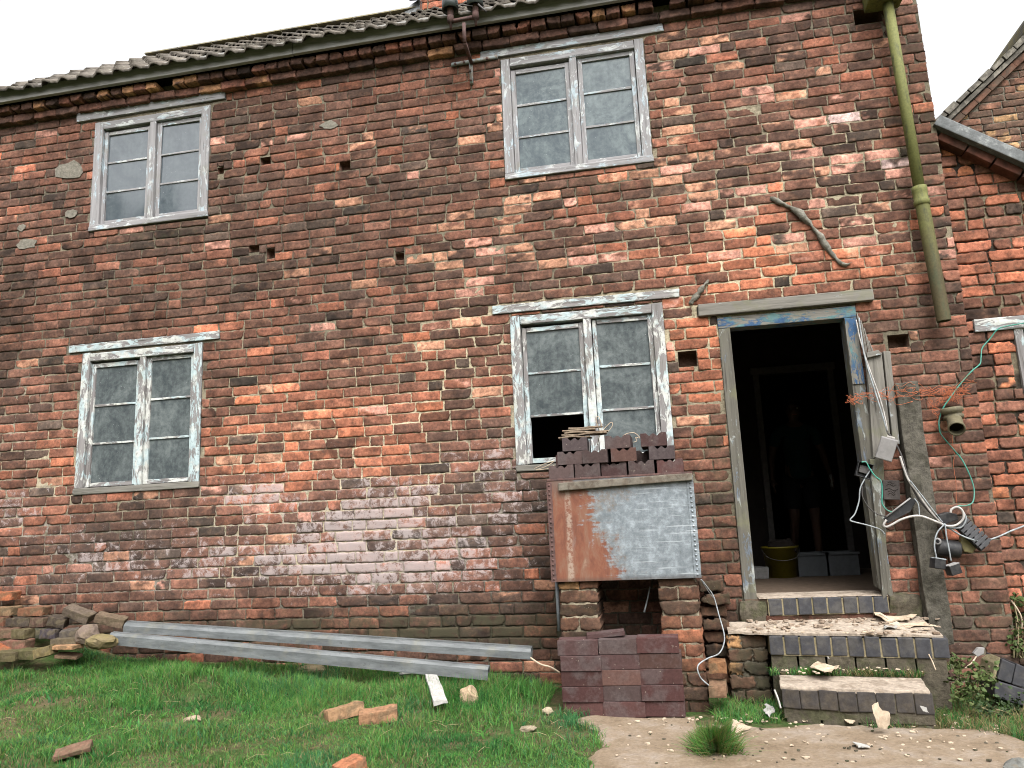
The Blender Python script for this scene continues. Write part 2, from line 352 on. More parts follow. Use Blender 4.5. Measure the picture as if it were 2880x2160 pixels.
B_WHITE=blob_list([(1150,1440,350,200,.72),(780,1510,560,160,.50),(360,1610,450,80,.42),(80,1470,170,120,.8),(60,1180,80,160,.5),(1050,1620,450,70,.5),(330,1590,160,70,.45),(700,1390,120,80,.6),(1430,1250,130,160,.35),(930,350,60,30,.5),(2400,1560,60,150,.5)])
B_SPALL=blob_list([(2350,420,300,300,.50),(1350,720,330,150,.42),(1440,350,70,220,.5),(1650,600,320,90,.4),(2000,520,220,90,.35),(1900,250,130,250,.3),(300,430,180,120,.15),(900,330,250,160,.10)])
B_PINK=blob_list([(2420,300,130,300,.8),(2500,480,120,120,.7),(1450,700,200,120,.5),(1500,1000,120,250,.4),(2100,560,200,80,.45)])
B_MOSS=blob_list([(2570,330,70,360,.6),(2520,960,80,90,.45),(2040,1330,80,280,.65),(800,1780,950,48,1.),(1420,1770,250,60,.6),(1680,520,170,30,.7),(420,660,170,25,.6),(2760,1720,130,150,.5),(1230,270,60,40,.25)])
B_MORT=blob_list([(1000,1250,520,230,1.),(100,1300,250,200,.6),(2150,760,400,200,.7),(2000,1050,150,300,.6),(1350,950,250,160,.6),(2400,450,300,250,.45),(800,1560,500,120,.5),(1700,330,900,300,.2)])
def blobs(L,x,z):
    o=np.zeros(np.shape(x))
    for cx,cz,rx,rz,a in L: o=o+a*np.exp(-(((x-cx)/rx)**2+((z-cz)/rz)**2))
    return o
RAMP_T=np.array([-.9,-.45,-.12,.18,.5,.85,1.3])
RAMP_C=np.array([(.040,.029,.025),(.066,.038,.030),(.092,.047,.035),(.132,.058,.041),(.205,.078,.049),(.305,.106,.060),(.380,.145,.085)])
def wallcolor(x,z,rng,bias=-.11):
    n=len(x)
    patch=(fbm(x*1.3,z*2.2,0,11)-.5)*1.3
    t=rng.normal(0,.25,n)+blobs(B_BRIGHT,x,z)*.95+bias+patch*.5
    c=np.stack([np.interp(t,RAMP_T,RAMP_C[:,k]) for k in range(3)],1)
    blk=rng.random(n)<.035; c[blk]=np.array((.062,.043,.035))*rng.uniform(.7,1.4,(blk.sum(),1))
    sp=blobs(B_SPALL,x,z)*1.15+.075; pk=blobs(B_PINK,x,z)
    s=(rng.random(n)<sp*.80)*rng.uniform(.18,.95,n)
    tan=np.where(rng.random((n,1))<np.clip(.25+pk*.7,0,.85)[:,None],np.array((.40,.200,.150)),np.array((.36,.185,.118)))*rng.uniform(.75,1.15,(n,1))
    wp=(rng.random(n)<pk*.10); tan[wp]=(.42,.30,.275); s[wp]=np.maximum(s[wp],.8)
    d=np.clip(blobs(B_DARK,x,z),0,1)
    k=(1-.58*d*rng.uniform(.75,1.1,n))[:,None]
    dark_tint=np.array((.036,.029,.022))  # added in every darker zone
    c=c*k+dark_tint*(d*.25)[:,None]; tan=tan*(1-.5*d)[:,None]
    c=c*rng.uniform(.82,1.18,(n,1))*np.array((1.05,1.07,1.03))
    m=np.stack([np.clip(blobs(B_WHITE,x,z),0,1.1)*np.clip(fbm(x*2.0,z*4.5,0,13)*2.6-.55,.15,1.25)*rng.uniform(.80,1.10,n),np.clip(blobs(B_MOSS,x,z),0,1)*rng.uniform(.5,1.1,n),0*x],1)
    return c,tan,s,m
def mortcolor(x,z):
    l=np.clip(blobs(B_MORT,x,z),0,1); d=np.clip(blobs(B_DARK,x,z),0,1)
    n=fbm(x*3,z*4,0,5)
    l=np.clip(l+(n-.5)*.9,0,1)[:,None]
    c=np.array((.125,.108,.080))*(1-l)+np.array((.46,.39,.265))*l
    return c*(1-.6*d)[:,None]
def plaincolor(ts=.0,var=.27,tint=(1,1,1),sp=.06,mossv=0.):
    def f(x,z,rng):
        n=len(x); t=rng.normal(0,var,n)+ts
        c=np.stack([np.interp(t,RAMP_T,RAMP_C[:,k]) for k in range(3)],1)*np.array(tint)
        s=(rng.random(n)<sp)*rng.uniform(.35,1,n)
        tan=np.tile(np.array((.29,.15,.08)),(n,1))*np.array(tint)
        return c,tan,s,np.stack([0*x,0*x+mossv*rng.uniform(.3,1,n),0*x],1)
    return f
def plainmort(c0=(.08,.068,.05),c1=(.21,.18,.125)):
    def f(x,z):
        l=fbm(x*3,z*4,0,8)[:,None]; return np.array(c0)*(1-l)+np.array(c1)*l
    return f
def lay(x0,x1,z0,z1,holes,rng,course=.0800,bl=.225,joint=.0095,head=.22,x1fn=None,wave=True):
    out=[]; nrow=int(round((z1-z0)/course))
    for r in range(nrow):
        za=z0+r*course; zb=za+course-joint
        end=x1 if x1fn is None else min(x1,x1fn((za+zb)/2))
        x=x0-(bl*.5+joint)*(r%2)-rng.uniform(0,.05)
        while x<end:
            L=bl*rng.uniform(.95,1.05) if rng.random()>head else bl*rng.uniform(.44,.52)
            j=joint*rng.uniform(.7,1.5)
            segs=[(max(x,x0),min(x+L,end))]
            for hx0,hx1,hz0,hz1,*_ in holes:
                ov=min(zb,hz1)-max(za,hz0)
                if ov>.012:
                    ns=[]
                    for a,b in segs:
                        if b<=hx0 or a>=hx1: ns.append((a,b)); continue
                        ia_,ib_=max(a,hx0),min(b,hx1)
                        if ib_-ia_>.03:
                            if hz0-za>.024: out.append((ia_,ib_,za,hz0-.007))
                            elif zb-hz1>.024: out.append((ia_,ib_,hz1+.007,zb))
                        if a<hx0: ns.append((a,hx0-.004))
                        if b>hx1: ns.append((hx1+.004,b))
                    segs=ns
            for a,b in segs:
                if b-a>.028: out.append((a,b,za+rng.uniform(-.0015,.0015),zb+rng.uniform(-.0025,.0025)))
            x+=L+j
    return np.array(out)
UG=np.array([0,.022,.09,.18,.28,.38,.46,.54,.62,.72,.82,.91,.978,1.]); VG=np.array([0,.08,.25,.42,.58,.75,.92,1.])
def bricks(B,seed,colfn,skirt=.03,wave=None,relief=1.,cn=None):
    "many bricks as arrays: x along, y outward negative, z up"
    rng=np.random.default_rng(seed); n=len(B); nu,nv=len(UG),len(VG)
    cx=(B[:,0]+B[:,1])/2; cz=(B[:,2]+B[:,3])/2
    c,tan,s,m=colfn(cx,cz,rng)
    U,Vv=np.meshgrid(UG,VG); U=U.ravel();Vv=Vv.ravel(); k=nu*nv
    X=B[:,0:1]+(B[:,1]-B[:,0])[:,None]*U; Z=B[:,2:3]+(B[:,3]-B[:,2])[:,None]*Vv
    edge=((U==0)|(U==1)|(Vv==0)|(Vv==1)); near=((U<.03)|(U>.97)|(Vv<.09)|(Vv>.91))&~edge
    wob=rng.normal(0,1,(n,k,2))*.0022*relief
    X=X+wob[:,:,0]*(edge|near); Z=Z+wob[:,:,1]*(edge|near)*.8
    Lx=(B[:,1]-B[:,0])[:,None]; Hz=(B[:,3]-B[:,2])[:,None]
    for cu in(0,1):
        for cv in(0,1):
            off=(rng.random((n,1))<.13)*rng.uniform(.004,.014,(n,1))*relief
            wgt=np.exp(-(((U-cu)*Lx)**2+((Vv-cv)*Hz)**2)/.022**2)
            X=X+(1-2*cu)*off*wgt; Z=Z+(1-2*cv)*off*wgt*.7
    ws=(vn(X*28,Z*28,cx[:,None]*0+seed,3)-.5)*.0045*relief
    Z=Z+ws*(edge|near)
    sd=np.arange(n)[:,None]*7.31
    rel=fbm(X*22,Z*30,sd,21,3)-.5
    Y=rng.normal(0,.0022,(n,1))*relief+rel*.006*relief+(U-.5)*rng.normal(0,.002,(n,1))*relief+(Vv-.5)*rng.normal(0,.0016,(n,1))*relief
    Y=Y+edge*.0034+near*.0005
    # worn faces
    mk=np.clip((fbm(X*13,Z*22,sd*1.3,33,3)-.78+s[:,None]*.62)*7,0,1)*(s[:,None]>0)
    Y=Y+mk*(.0005+.0062*fbm(X*35,Z*45,sd,44,2))*relief
    # burnt or bright halves inside one brick
    tone=np.clip(rng.normal(.95,.30,(n,1)),.45,1.75)
    hf=np.clip((fbm(X*7.5,Z*9,sd*2.1,77,2)-.50)*9+.5,0,1)
    cc=c[:,None,:]*(1+(tone-1)*hf)[:,:,None]*(1+((tone-1)*hf)[:,:,None]*np.array((.12,-.10,-.18)))
    C=cc*(1-mk[:,:,None])+tan[:,None,:]*mk[:,:,None]
    C=C*(1+((fbm(X*9,Z*14,sd,55,2)-.5)*.8)[:,:,None])
    chip=np.clip((fbm(X*24,Z*34,sd*.7,66,3)-.60)*9,0,1)*np.where(edge|near,1.,.55)
    C=C*(1-.55*chip[:,:,None])+(C*1.25+np.array((.075,.036,.018)))*(.55*chip[:,:,None])
    Mk=np.repeat(m[:,None,:],k,1); Mk[:,:,0]*=(1-.5*mk)
    if wave is not None: Z=Z+wave(X,Z)
    V=np.stack([X,Y,Z],2)
    # skirt
    ring=[i for i in range(nu)]+[r*nu+nu-1 for r in range(1,nv)]+[(nv-1)*nu+i for i in range(nu-2,-1,-1)]+[r*nu for r in range(nv-2,0,-1)]
    S=V[:,ring,:].copy(); S[:,:,1]=skirt
    Vall=np.concatenate([V,S],1); Call=np.concatenate([C,C[:,ring,:]*.8],1); Mall=np.concatenate([Mk,Mk[:,ring,:]],1)
    q=[]
    for r in range(nv-1):
        for i in range(nu-1): a=r*nu+i; q.append((a,a+1,a+nu+1,a+nu))
    L=len(ring)
    for i in range(L): j=(i+1)%L; q.append((ring[j],ring[i],k+i,k+j))
    q=np.array(q); Q=(q[None]+(np.arange(n)*(k+L))[:,None,None]).reshape(-1,4)
    return Vall.reshape(-1,3),Q,Call.reshape(-1,3),Mall.reshape(-1,3)
def sheet(x0,x1,z0,z1,holes,colfn,Y=.0085,step=.045,back=None,topfn=None,amp=.009,wave=None):
    "mortar bed with openings and their reveals"
    def lines(a,b,ed):
        g=list(np.linspace(a,b,max(2,int((b-a)/step)+1))); ed=[e for e in ed if a<e<b]
        g=[v for v in g if v in(a,b) or all(abs(v-e)>step*.35 for e in ed)]+ed
        return np.array(sorted(set(g)))
    xs=lines(x0,x1,[h[i] for h in holes for i in(0,1)]); zs=lines(z0,z1,[h[i] for h in holes for i in(2,3)])
    X,Z=np.meshgrid(xs,zs); nx=len(xs); sh=X.shape
    Yv=Y+(fbm(X*14,Z*20,0,61,3)-.5)*amp
    xc=(xs[1:]+xs[:-1])/2; zc=(zs[1:]+zs[:-1])/2
    XC,ZC=np.meshgrid(xc,zc); solid=np.ones(XC.shape,bool); dep={}
    for h in holes:
        solid&=~((XC>h[0])&(XC<h[1])&(ZC>h[2])&(ZC<h[3]))
    if topfn is not None: solid&=(ZC<topfn(XC))
    V=np.stack([X,Yv,Z],2).reshape(-1,3); Q=[]
    ii,jj=np.nonzero(solid); a=ii*nx+jj
    Q=np.stack([a,a+1,a+nx+1,a+nx],1)
    col=colfn(X.ravel(),Z.ravel())
    extraV=[];extraQ=[];extraC=[]; base=len(V)
    for h in holes:
        d=h[4] if len(h)>4 else .30
        xa,xb,za,zb=h[:4]
        c8=[(xa,Y-.004,za),(xb,Y-.004,za),(xb,Y-.004,zb),(xa,Y-.004,zb),(xa,d,za),(xb,d,za),(xb,d,zb),(xa,d,zb)]
        b=base+len(extraV); extraV+=c8
        for q in((0,1,5,4),(1,2,6,5),(2,3,7,6),(3,0,4,7)): extraQ.append([b+i for i in q])
        if len(h)>5: extraQ.append([b+4,b+5,b+6,b+7])
        extraC+=[(.10,.055,.04)]*8
    if extraV:
        V=np.concatenate([V,np.array(extraV)]); Q=np.concatenate([Q,np.array(extraQ)]); col=np.concatenate([col,np.array(extraC)])
    if wave is not None: V[:,2]+=wave(V[:,0],V[:,2])
    return V,Q,col
def join(parts):
    "parts of (V,Q,C,M,matindex)"
    Vs,Qs,Cs,Ms,I=[],[],[],[],[];b=0
    for V,Q,C,Mk,mi in parts:
        Vs.append(V);Qs.append(Q+b);Cs.append(C);Ms.append(Mk if Mk is not None else np.zeros((len(V),3)));I.append(np.full(len(Q),mi));b+=len(V)
    return np.concatenate(Vs),np.concatenate(Qs),np.concatenate(Cs),np.concatenate(Ms),np.concatenate(I)
def brickmesh(name,parts,parent=None,smooth=True):
    V,Q,C,Mk,I=join(parts)
    return link(name,np_mesh(name,V,Q,{'Col':C,'Mask':Mk},(M['brick'],M['mortar']),I,False),parent)
def rectpx(tl,tr,bl,br,Y=0.):
    a,b,c,d=W(*tl,Y),W(*tr,Y),W(*bl,Y),W(*br,Y)
    return ((a.x+c.x)/2,(b.x+d.x)/2,(c.z+d.z)/2,(a.z+b.z)/2)
# ---------------------------------------------------------------- house
WX0,WX1,WZ0,WZ1=-5.84,2.155,-.785,4.415
WIN={'UL':rectpx((270,346),(592,296),(253,646),(583,617)),'UR':rectpx((1406,168),(1812,108),(1422,511),(1834,452)),
     'LL':rectpx((231,998),(572,960),(209,1398),(558,1369)),'LR':rectpx((1436,890),(1867,851),(1452,1333),(1893,1300))}
LIN={'UL':rectpx((220,322),(635,258),(219,344),(635,279)),'UR':rectpx((1352,146),(1865,67),(1353,164),(1865,93)),
     'LL':rectpx((197,973),(617,930),(198,994),(617,949)),'LR':rectpx((1384,865),(1911,810),(1386,886),(1909,836))}
DOOR=(.507,1.452,-.03,1.985); DLIN=rectpx((1960,863),(2452,817),(1961,892),(2454,847))
def hpx(x0,y0,x1,y1,d=.12): 
    a=W(x0,y0);b=W(x1,y1); return (a.x,b.x,b.z,a.z,d,1)
PUT=[hpx(1906,988,1962,1026),hpx(2496,946,2560,976,.10),hpx(2400,30,2482,58,.2),hpx(732,442,760,458,.08),hpx(955,455,985,475,.07),hpx(700,688,728,704,.06),hpx(750,698,772,722,.07),hpx(1112,712,1136,728,.06),hpx(2148,1428,2150,1430,.02),hpx(612,470,628,484,.05)]
HOLES=[(*WIN[k],.33) for k in WIN]+[(*LIN[k],.12) for k in LIN]+[(*DOOR,.33),(*DLIN,.12)]+PUT
rng=np.random.default_rng(5)
def wave(x,z): return (fbm(x*.55,z*.35,0,71,2)-.5)*.022*np.clip((4.3-z)/.5,0,1)*np.clip(1-np.exp(-((z-2.)/.25)**2)*.0,0,1)
house=thing('brick_farmhouse',(0,0,0),'derelict two-storey red brick farmhouse with four rotting casement windows, open doorway and sagging tiled roof','house')
HB=lay(WX0,WX1,WZ0,WZ1,HOLES,rng,course=.0800)
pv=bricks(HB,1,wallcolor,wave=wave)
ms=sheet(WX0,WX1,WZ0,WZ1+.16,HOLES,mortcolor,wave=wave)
mw=np.stack([np.clip(blobs(B_WHITE,ms[0][:,0],ms[0][:,2]),0,1),np.clip(blobs(B_MOSS,ms[0][:,0],ms[0][:,2]),0,1),0*ms[0][:,0]],1)
parts=[(*pv,0),(ms[0],ms[1],ms[2],mw,1)]
# oversailing eaves courses
def eave(z0,z1,Y,bl,jo,seed,skip=0.,ts=-.25):
    rg=np.random.default_rng(seed); B=[];x=WX0
    while x<WX1:
        L=bl*rg.uniform(.93,1.06)
        if rg.random()>skip: B.append((x,min(x+L,WX1),z0+rg.uniform(-.004,.004),z1+rg.uniform(-.004,.004)))
        x+=L+jo*rg.uniform(.6,1.7)
    V,Q,C,Mk=bricks(np.array(B),seed,plaincolor(ts,.22,sp=.14),skirt=.14,relief=1.5); V[:,1]+=Y
    return (V,Q,C,Mk,0)
parts.append(eave(4.418,4.482,-.055,.225,.008,31)); parts.append(eave(4.494,4.556,-.112,.108,.016,32,.03,-.2))
# flank walls
def flank(X,sgn,seed):
    rg=np.random.default_rng(seed); top=lambda y: 4.6+np.minimum(np.maximum(y,0),4.4-np.maximum(y,0))*.82
    B=lay(0.02,4.4,WZ0,6.5,[],rg); B=B[(B[:,3]<top((B[:,0]+B[:,1])/2))]
    V,Q,C,Mk=bricks(B,seed,plaincolor(-.1,.25,(.85,.85,.85))); s=sheet(0.01,4.4,WZ0,6.5,[],plainmort(),topfn=top,step=.15)
    def tr(V): return np.stack([X-sgn*V[:,1],V[:,0],V[:,2]],1)
    return [(tr(V),Q[:,::-1] if sgn<0 else Q,C,Mk,0),(tr(s[0]),s[1],s[2],None,1)]
parts+=flank(WX1,1,41)+flank(WX0,-1,42)
wall=brickmesh('front_wall',parts,house)
bw=MB(); bw.box(WX0+.02,WX1-.02,4.38,4.42,-.8,4.66); bw.build('back_wall',mat_simple('rear_brick',(.16,.07,.05)),house)
# cement patches smeared on the bricks
cpm=mat_simple('old_cement',(.15,.137,.113),.95,.4,40,.8,.01,.1)
for px,py,rx,ry in((195,480,52,30),(75,685,36,15),(200,600,20,14),(60,640,12,12),(925,350,28,13)):
    c=W(px,py,-.008); s=(c-CP).dot(CF)/FPX; pts=[]
    for k in range(14):
        a=2*math.pi*k/14; q=rnd.uniform(.72,1.15); pts.append((c.x+math.cos(a)*rx*s*q,-.001,c.z+math.sin(a)*ry*s*q))
    cp=MB(); cp.prism(pts,1,(0,-.006,0)); cp.build('cement_patch',cpm,house)
# ---------------------------------------------------------------- windows
def make_window(key,kind,glass,missing=None,sillmoss=0):
    x0,x1,z0,z1=WIN[key]; wx,wz=M['ww_'+kind+'x'],M['ww_'+kind+'z']
    g=rnd.Random if 0 else None
    jw=.078; hw=.072; f0,f1=-.006,.10; xm=(x0+x1)/2+.012
    m=MB()
    m.box(x0,x0+jw,f0,f1,z0+.055,z1-.001,.006,jit=.004); m.box(x1-jw,x1,f0,f1,z0+.055,z1-.001,.006,jit=.004)
    m.box(xm-.030,xm+.030,f0+.004,f1,z0+.055,z1-hw,.006,jit=.003)
    m.rough(.003,14,0)
    fr=m.build('window',wz,house)
    h=MB(); h.box(x0+jw+.001,x1-jw-.001,f0+.002,f1,z1-hw,z1-.002,.006,jit=.004); h.build('frame_head',wx,fr)
    s=MB(); s.box(x0-.004,x1+.006,-.014,f1,z0+.004,z0+.055,.008,jit=.006).rough(.006,9,2); s.build('sill',M['ww_greyx'] if sillmoss else wx,fr)
    L=LIN[key]; l=MB(); l.box(L[0],L[1],-.014,.10,L[2],L[3],.005,jit=.005).rough(.004,6,2); l.build('lintel',wx if key!='UL' else M['ww_upx'],fr)
    for side,(a,b) in enumerate(((x0+jw,xm-.03),(xm+.03,x1-jw))):
        a+=.003;b-=.003; za,zb=z0+.062,z1-hw-.004-(.012 if side==0 else .0); c0,c1=.024,.058; sw=.036
        if side==0: zb-=.004
        for u0,u1 in((a,a+sw),(b-sw,b)): c=MB(); c.box(u0,u1,c0,c1,za,zb,.004,jit=.003); c.build('casement_stile',wz,fr)
        for v0,v1 in((zb-.036,zb-.001),(za+.001,za+.036)): r=MB(); r.box(a+sw+.001,b-sw-.001,c0+.002,c1,v0,v1,.003,jit=.002); r.build('casement_rail',wx,fr)
        gz0,gz1=za+.036,zb-.036; hgt=(gz1-gz0)/3
        for i in(1,2):
            zz=gz0+hgt*i+rnd.uniform(-.006,.006); r=MB(); r.box(a+sw+.001,b-sw-.001,c0+.006,c1-.004,zz-.009,zz+.009,.002,jit=.002); r.build('glazing_bar',wx,fr)
        p=MB()
        for i in range(3):
            if missing==(side,i): continue
            t=rnd.uniform(-.004,.004); t2=rnd.uniform(-.003,.003)
            za_,zb_=gz0+hgt*i+.0015,gz0+hgt*(i+1)-.0015
            vs=[(a+sw-.004,.040+t,za_),(b-sw+.004,.040+t2,za_),(b-sw+.004,.040-t,zb_),(a+sw-.004,.040-t2,zb_)]
            p.prism(vs,1,(0,.004,0))
        p.build('glass',glass,fr)
    return fr
make_window('UL','up',M['glass_sky']); make_window('UR','up',M['glass_mid']); make_window('LL','low',M['glass_dark'],sillmoss=1)
make_window('LR','low',M['glass_dark'],missing=(0,0),sillmoss=1)
# dark hollow rooms behind the glass
for k in('UL','UR'):
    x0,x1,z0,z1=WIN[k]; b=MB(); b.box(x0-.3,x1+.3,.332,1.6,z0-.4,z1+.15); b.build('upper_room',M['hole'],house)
# ---------------------------------------------------------------- doorway
dx0,dx1,dz0,dz1=DOOR
fr=MB(); fr.prism([(dx0,-.012,-.04),(dx0+.085,-.012,-.04),(dx0+.082,-.012,dz1-.085),(dx0,-.012,dz1-.085)],1,(0,.13,0),.006)
df=fr.rough(.004,9,3).build('door_frame',M['ww_post'],house)
h=MB(); h.box(dx0-.002,dx1,-.014,.116,dz1-.085,dz1-.001,.006).rough(.004,9,3); h.build('frame_head',M['ww_bluex'],df)
j=MB(); j.prism([(1.372,-.016,.05),(1.455,-.016,-.02),(1.448,-.016,dz1-.086),(1.365,-.016,dz1-.086)],1,(0,.135,0),.006).rough(.005,9,4); j.build('right_jamb',M['ww_post'],df)
j=MB(); j.box(1.368,1.446,-.024,-.017,1.42,dz1-.09,.002).rough(.003,9,4); j.build('blue_painted_lining',M['ww_bluez'],df)
j=MB(); j.box(DLIN[0],DLIN[1],-.045,.10,DLIN[2],DLIN[3],.006,jit=.006).rough(.006,5,3); j.build('door_lintel',M['ww_greyx'],house)
j=MB()
for k in range(9):
    xa=1.455+.008*k; j.tube([(xa+rnd.uniform(-.004,.004),-.02,1.93-.03*k),(xa+.005,-.035-rnd.uniform(0,.02),1.6),(xa+.012,-.03,1.2+rnd.uniform(-.15,.15))],.0035,5,sub=4)
j.build('splintered_lath',M['ww_greyz'],df)
# boards nailed beside the door
def board(name,quad,Y,th,mat,seed=0,amp=.004):
    p=[W(*q,Y) for q in quad]; b=MB(); b.prism(p,1,(0,th,0),.004).rough(amp,8,3,seed); return b.build(name,mat,house)
board('cover_board',[(2438,1002),(2481,994),(2506,1246),(2456,1290)],-.05,.049,M['ww_greyz'],1)
board('cover_strip',[(2484,988),(2505,988),(2531,1248),(2512,1252)],-.06,.058,M['ww_greyz'],2)
board('cover_cap',[(2436,992),(2470,984),(2482,996),(2440,1006)],-.075,.07,M['ww_greyx'],3)
board('jamb_board',[(2444,1292),(2484,1286),(2500,1660),(2484,1690)],-.045,.043,M['ww_post'],4,.008)
# rough stone post
sp=MB(); a=W(2518,1077,-.09);b=W(2573,1075,-.09)
sp.box(a.x,b.x+.02,-.09,.0,-.30,a.z,.008).rough(.012,14,9,3); sp.build('stone_post',M['stone'],house)
# threshold of blue bricks
t=MB(); n=8; xa,xb=.655,1.415; w=(xb-xa)/n
for i in range(n): t.box(xa+w*i+.005,xa+w*(i+1)-.005,-.045+rnd.uniform(-.004,.004),.06,-.105+rnd.uniform(-.003,.003),.002+rnd.uniform(-.004,.003),.006,jit=.002)
th=t.build('threshold',M['blue'],house)
t=MB(); t.box(xa,xb,-.038,.06,-.108,-.004).rough(.003,30,5); t.build('threshold_joint',M['joint'],th)
t=MB(); t.box(xa-.02,xb+.05,-.03,.05,-.19,-.107,.004); t.rough(.008,18,5); t.build('threshold_bed',mat_simple('crumbling_bed',(.085,.04,.028),.95,.5,25,.9,.01,.1,col2=(.035,.03,.02),amt2=.7),th)
for xa_,xb_,zt in((.47,.652,.0),(1.418,1.63,.015)): t=MB(); t.box(xa_,xb_,-.035,.05,-.21,zt,.03).rough(.022,9,6); t.build('mossy_jamb_foot',M['mossblock'],th)
# brick toothing left of the door
tb=[]; rg=np.random.default_rng(77)
zz=-.60
for i in range(9):
    z=-.60+i*.083; xr=.50-.01*i*0; pr=.10 if i%2 else .02
    tb.append(((.215+rg.uniform(-.01,.01)),.385+rg.uniform(-.02,.02),z,z+.068,pr))
tp=[]
for i,(a,b,c,d,pr) in enumerate(tb):
    V,Q,C,Mk=bricks(np.array([(a,b,c,d)]),200+i,plaincolor(-.35,.2,(.8,.85,.75),mossv=.8),skirt=.25,relief=1.8); V[:,1]-=.07+pr*.5; tp.append((V,Q,C,Mk,0))
bt=brickmesh('brick_toothing',tp,house)
# ---------------------------------------------------------------- inside
rm=MB()
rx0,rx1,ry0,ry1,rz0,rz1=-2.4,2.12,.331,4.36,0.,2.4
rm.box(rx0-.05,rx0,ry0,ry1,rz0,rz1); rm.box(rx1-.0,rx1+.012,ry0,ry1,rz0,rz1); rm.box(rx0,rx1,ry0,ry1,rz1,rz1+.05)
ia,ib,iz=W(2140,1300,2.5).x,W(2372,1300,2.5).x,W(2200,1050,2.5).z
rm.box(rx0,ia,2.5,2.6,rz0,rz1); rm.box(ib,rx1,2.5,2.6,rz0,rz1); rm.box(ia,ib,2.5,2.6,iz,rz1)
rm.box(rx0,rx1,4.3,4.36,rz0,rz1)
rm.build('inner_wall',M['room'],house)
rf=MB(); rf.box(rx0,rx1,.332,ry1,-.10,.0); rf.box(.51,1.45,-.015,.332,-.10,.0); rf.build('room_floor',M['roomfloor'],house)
rf=MB(); rf.box(.60,1.42,-.03,.30,.0015,.008,.003).rough(.004,18,5); rf.build('door_sill',M['dustconc'],house)
idf=MB(); idf.box(ia-.0,ia+.06,2.46,2.499,0.,iz,.004); idf.box(ib-.06,ib,2.46,2.499,0.,iz,.004); idf.box(ia-.02,ib+.02,2.45,2.499,iz,iz+.07,.004)
idf.build('inner_door_frame',mat_simple('dim_painted_wood',(.07,.064,.058),.7),house)
# ---------------------------------------------------------------- roof
fb=MB()
x=-5.86
while x<2.18:
    L=min(rnd.uniform(2.2,3.2),2.18-x); fb.box(x,x+L-.004,-.165,-.132,4.560,4.690,.004,jit=.004); x+=L
fb.rough(.004,3,2).build('fascia_board',M['fascia'],house)
sf=MB(); sf.box(-5.85,2.17,-.131,.05,4.60,4.62); sf.build('soffit',M['hole'],house)
EY,EZ,RY,RZ=-.205,4.615,2.02,6.40
def roof_arrays():
    xs=np.arange(-5.87,2.26,.0275); nr=10; Vs=[];Qs=[];Cs=[];b=0
    rg=np.random.default_rng(3); nt=int(8.2/.30)+2
    for side in(0,1):
        for r in range(nr):
            t0=r/nr-.006; t1=(r+1)/nr+.012
            tid=np.clip(((xs+5.87)/.36).astype(int),0,nt-1)
            jz=rg.normal(0,.004,nt)[tid]; jl=rg.normal(0,.004,nt)[tid]; cc=rg.uniform(.6,1.35,nt)[tid]
            ph=((xs+5.87)/.18)%1.0
            prof=.024*np.clip(np.sin(ph*2*np.pi)*1.25,-.15,1)+.004*np.sin(ph*12)
            sag=-.035*np.exp(-((xs+2.5)/2.)**2)*np.sin(np.pi*np.clip((t0+t1)/2,0,1))
            rows=[]
            for t,lift in((t0,.0181),(t0,.036),((t0+t1)/2,.018),(t1,-.002)):
                y=EY+(RY-EY)*t; z=EZ+(RZ-EZ)*t
                ny,nz=-(RZ-EZ),(RY-EY); l=math.hypot(ny,nz); ny/=l;nz/=l
                hgt=lift+prof+jz+0
                yy=y+ny*hgt+jl*0; zz=z+nz*hgt+sag
                if side: yy=2*RY-yy
                rows.append(np.stack([xs,yy,zz],1))
            V=np.concatenate(rows); n=len(xs)
            for k in range(3):
                a=b+k*n+np.arange(n-1); Qs.append(np.stack([a,a+1,a+n+1,a+n],1)[:, ::(1 if not side else -1)])
            base=np.array((.105,.092,.078))*cc[:,None]; base=base*np.array([1,1,1])+rg.normal(0,.008,(n,1))
            Cs.append(np.concatenate([base*.8,base,base,base])); Vs.append(V); b+=4*n
    return np.concatenate(Vs),np.concatenate(Qs),np.concatenate(Cs)
V,Q,C=roof_arrays()
roof=link('roof',np_mesh('roof',V,Q,{'Col':C},(M['tile'],)),house)
ud=MB(); ud.prism([(-5.84,EY+.11,EZ+.045),(2.2,EY+.11,EZ+.045),(2.2,RY,RZ-.03),(-5.84,RY,RZ-.03)],2,(0,0,-.04)); ud.prism([(-5.84,2*RY-EY-.11,EZ+.045),(2.2,2*RY-EY-.11,EZ+.045),(2.2,RY+.001,RZ-.03),(-5.84,RY+.001,RZ-.03)],2,(0,0,-.04)); ud.build('roof_boarding',M['hole'],roof)
rd=MB()
x=-5.76
while x<2.2:
    L=.45; pts=[]
    for k in range(9):
        a=math.pi*k/8; pts.append((x,RY-.13*math.cos(a),RZ+.0+.055*math.sin(a)))
    rd.prism(pts,0,(L-.012,0,0)); x+=L
rd.build('ridge_tiles',M['ridge'],roof)
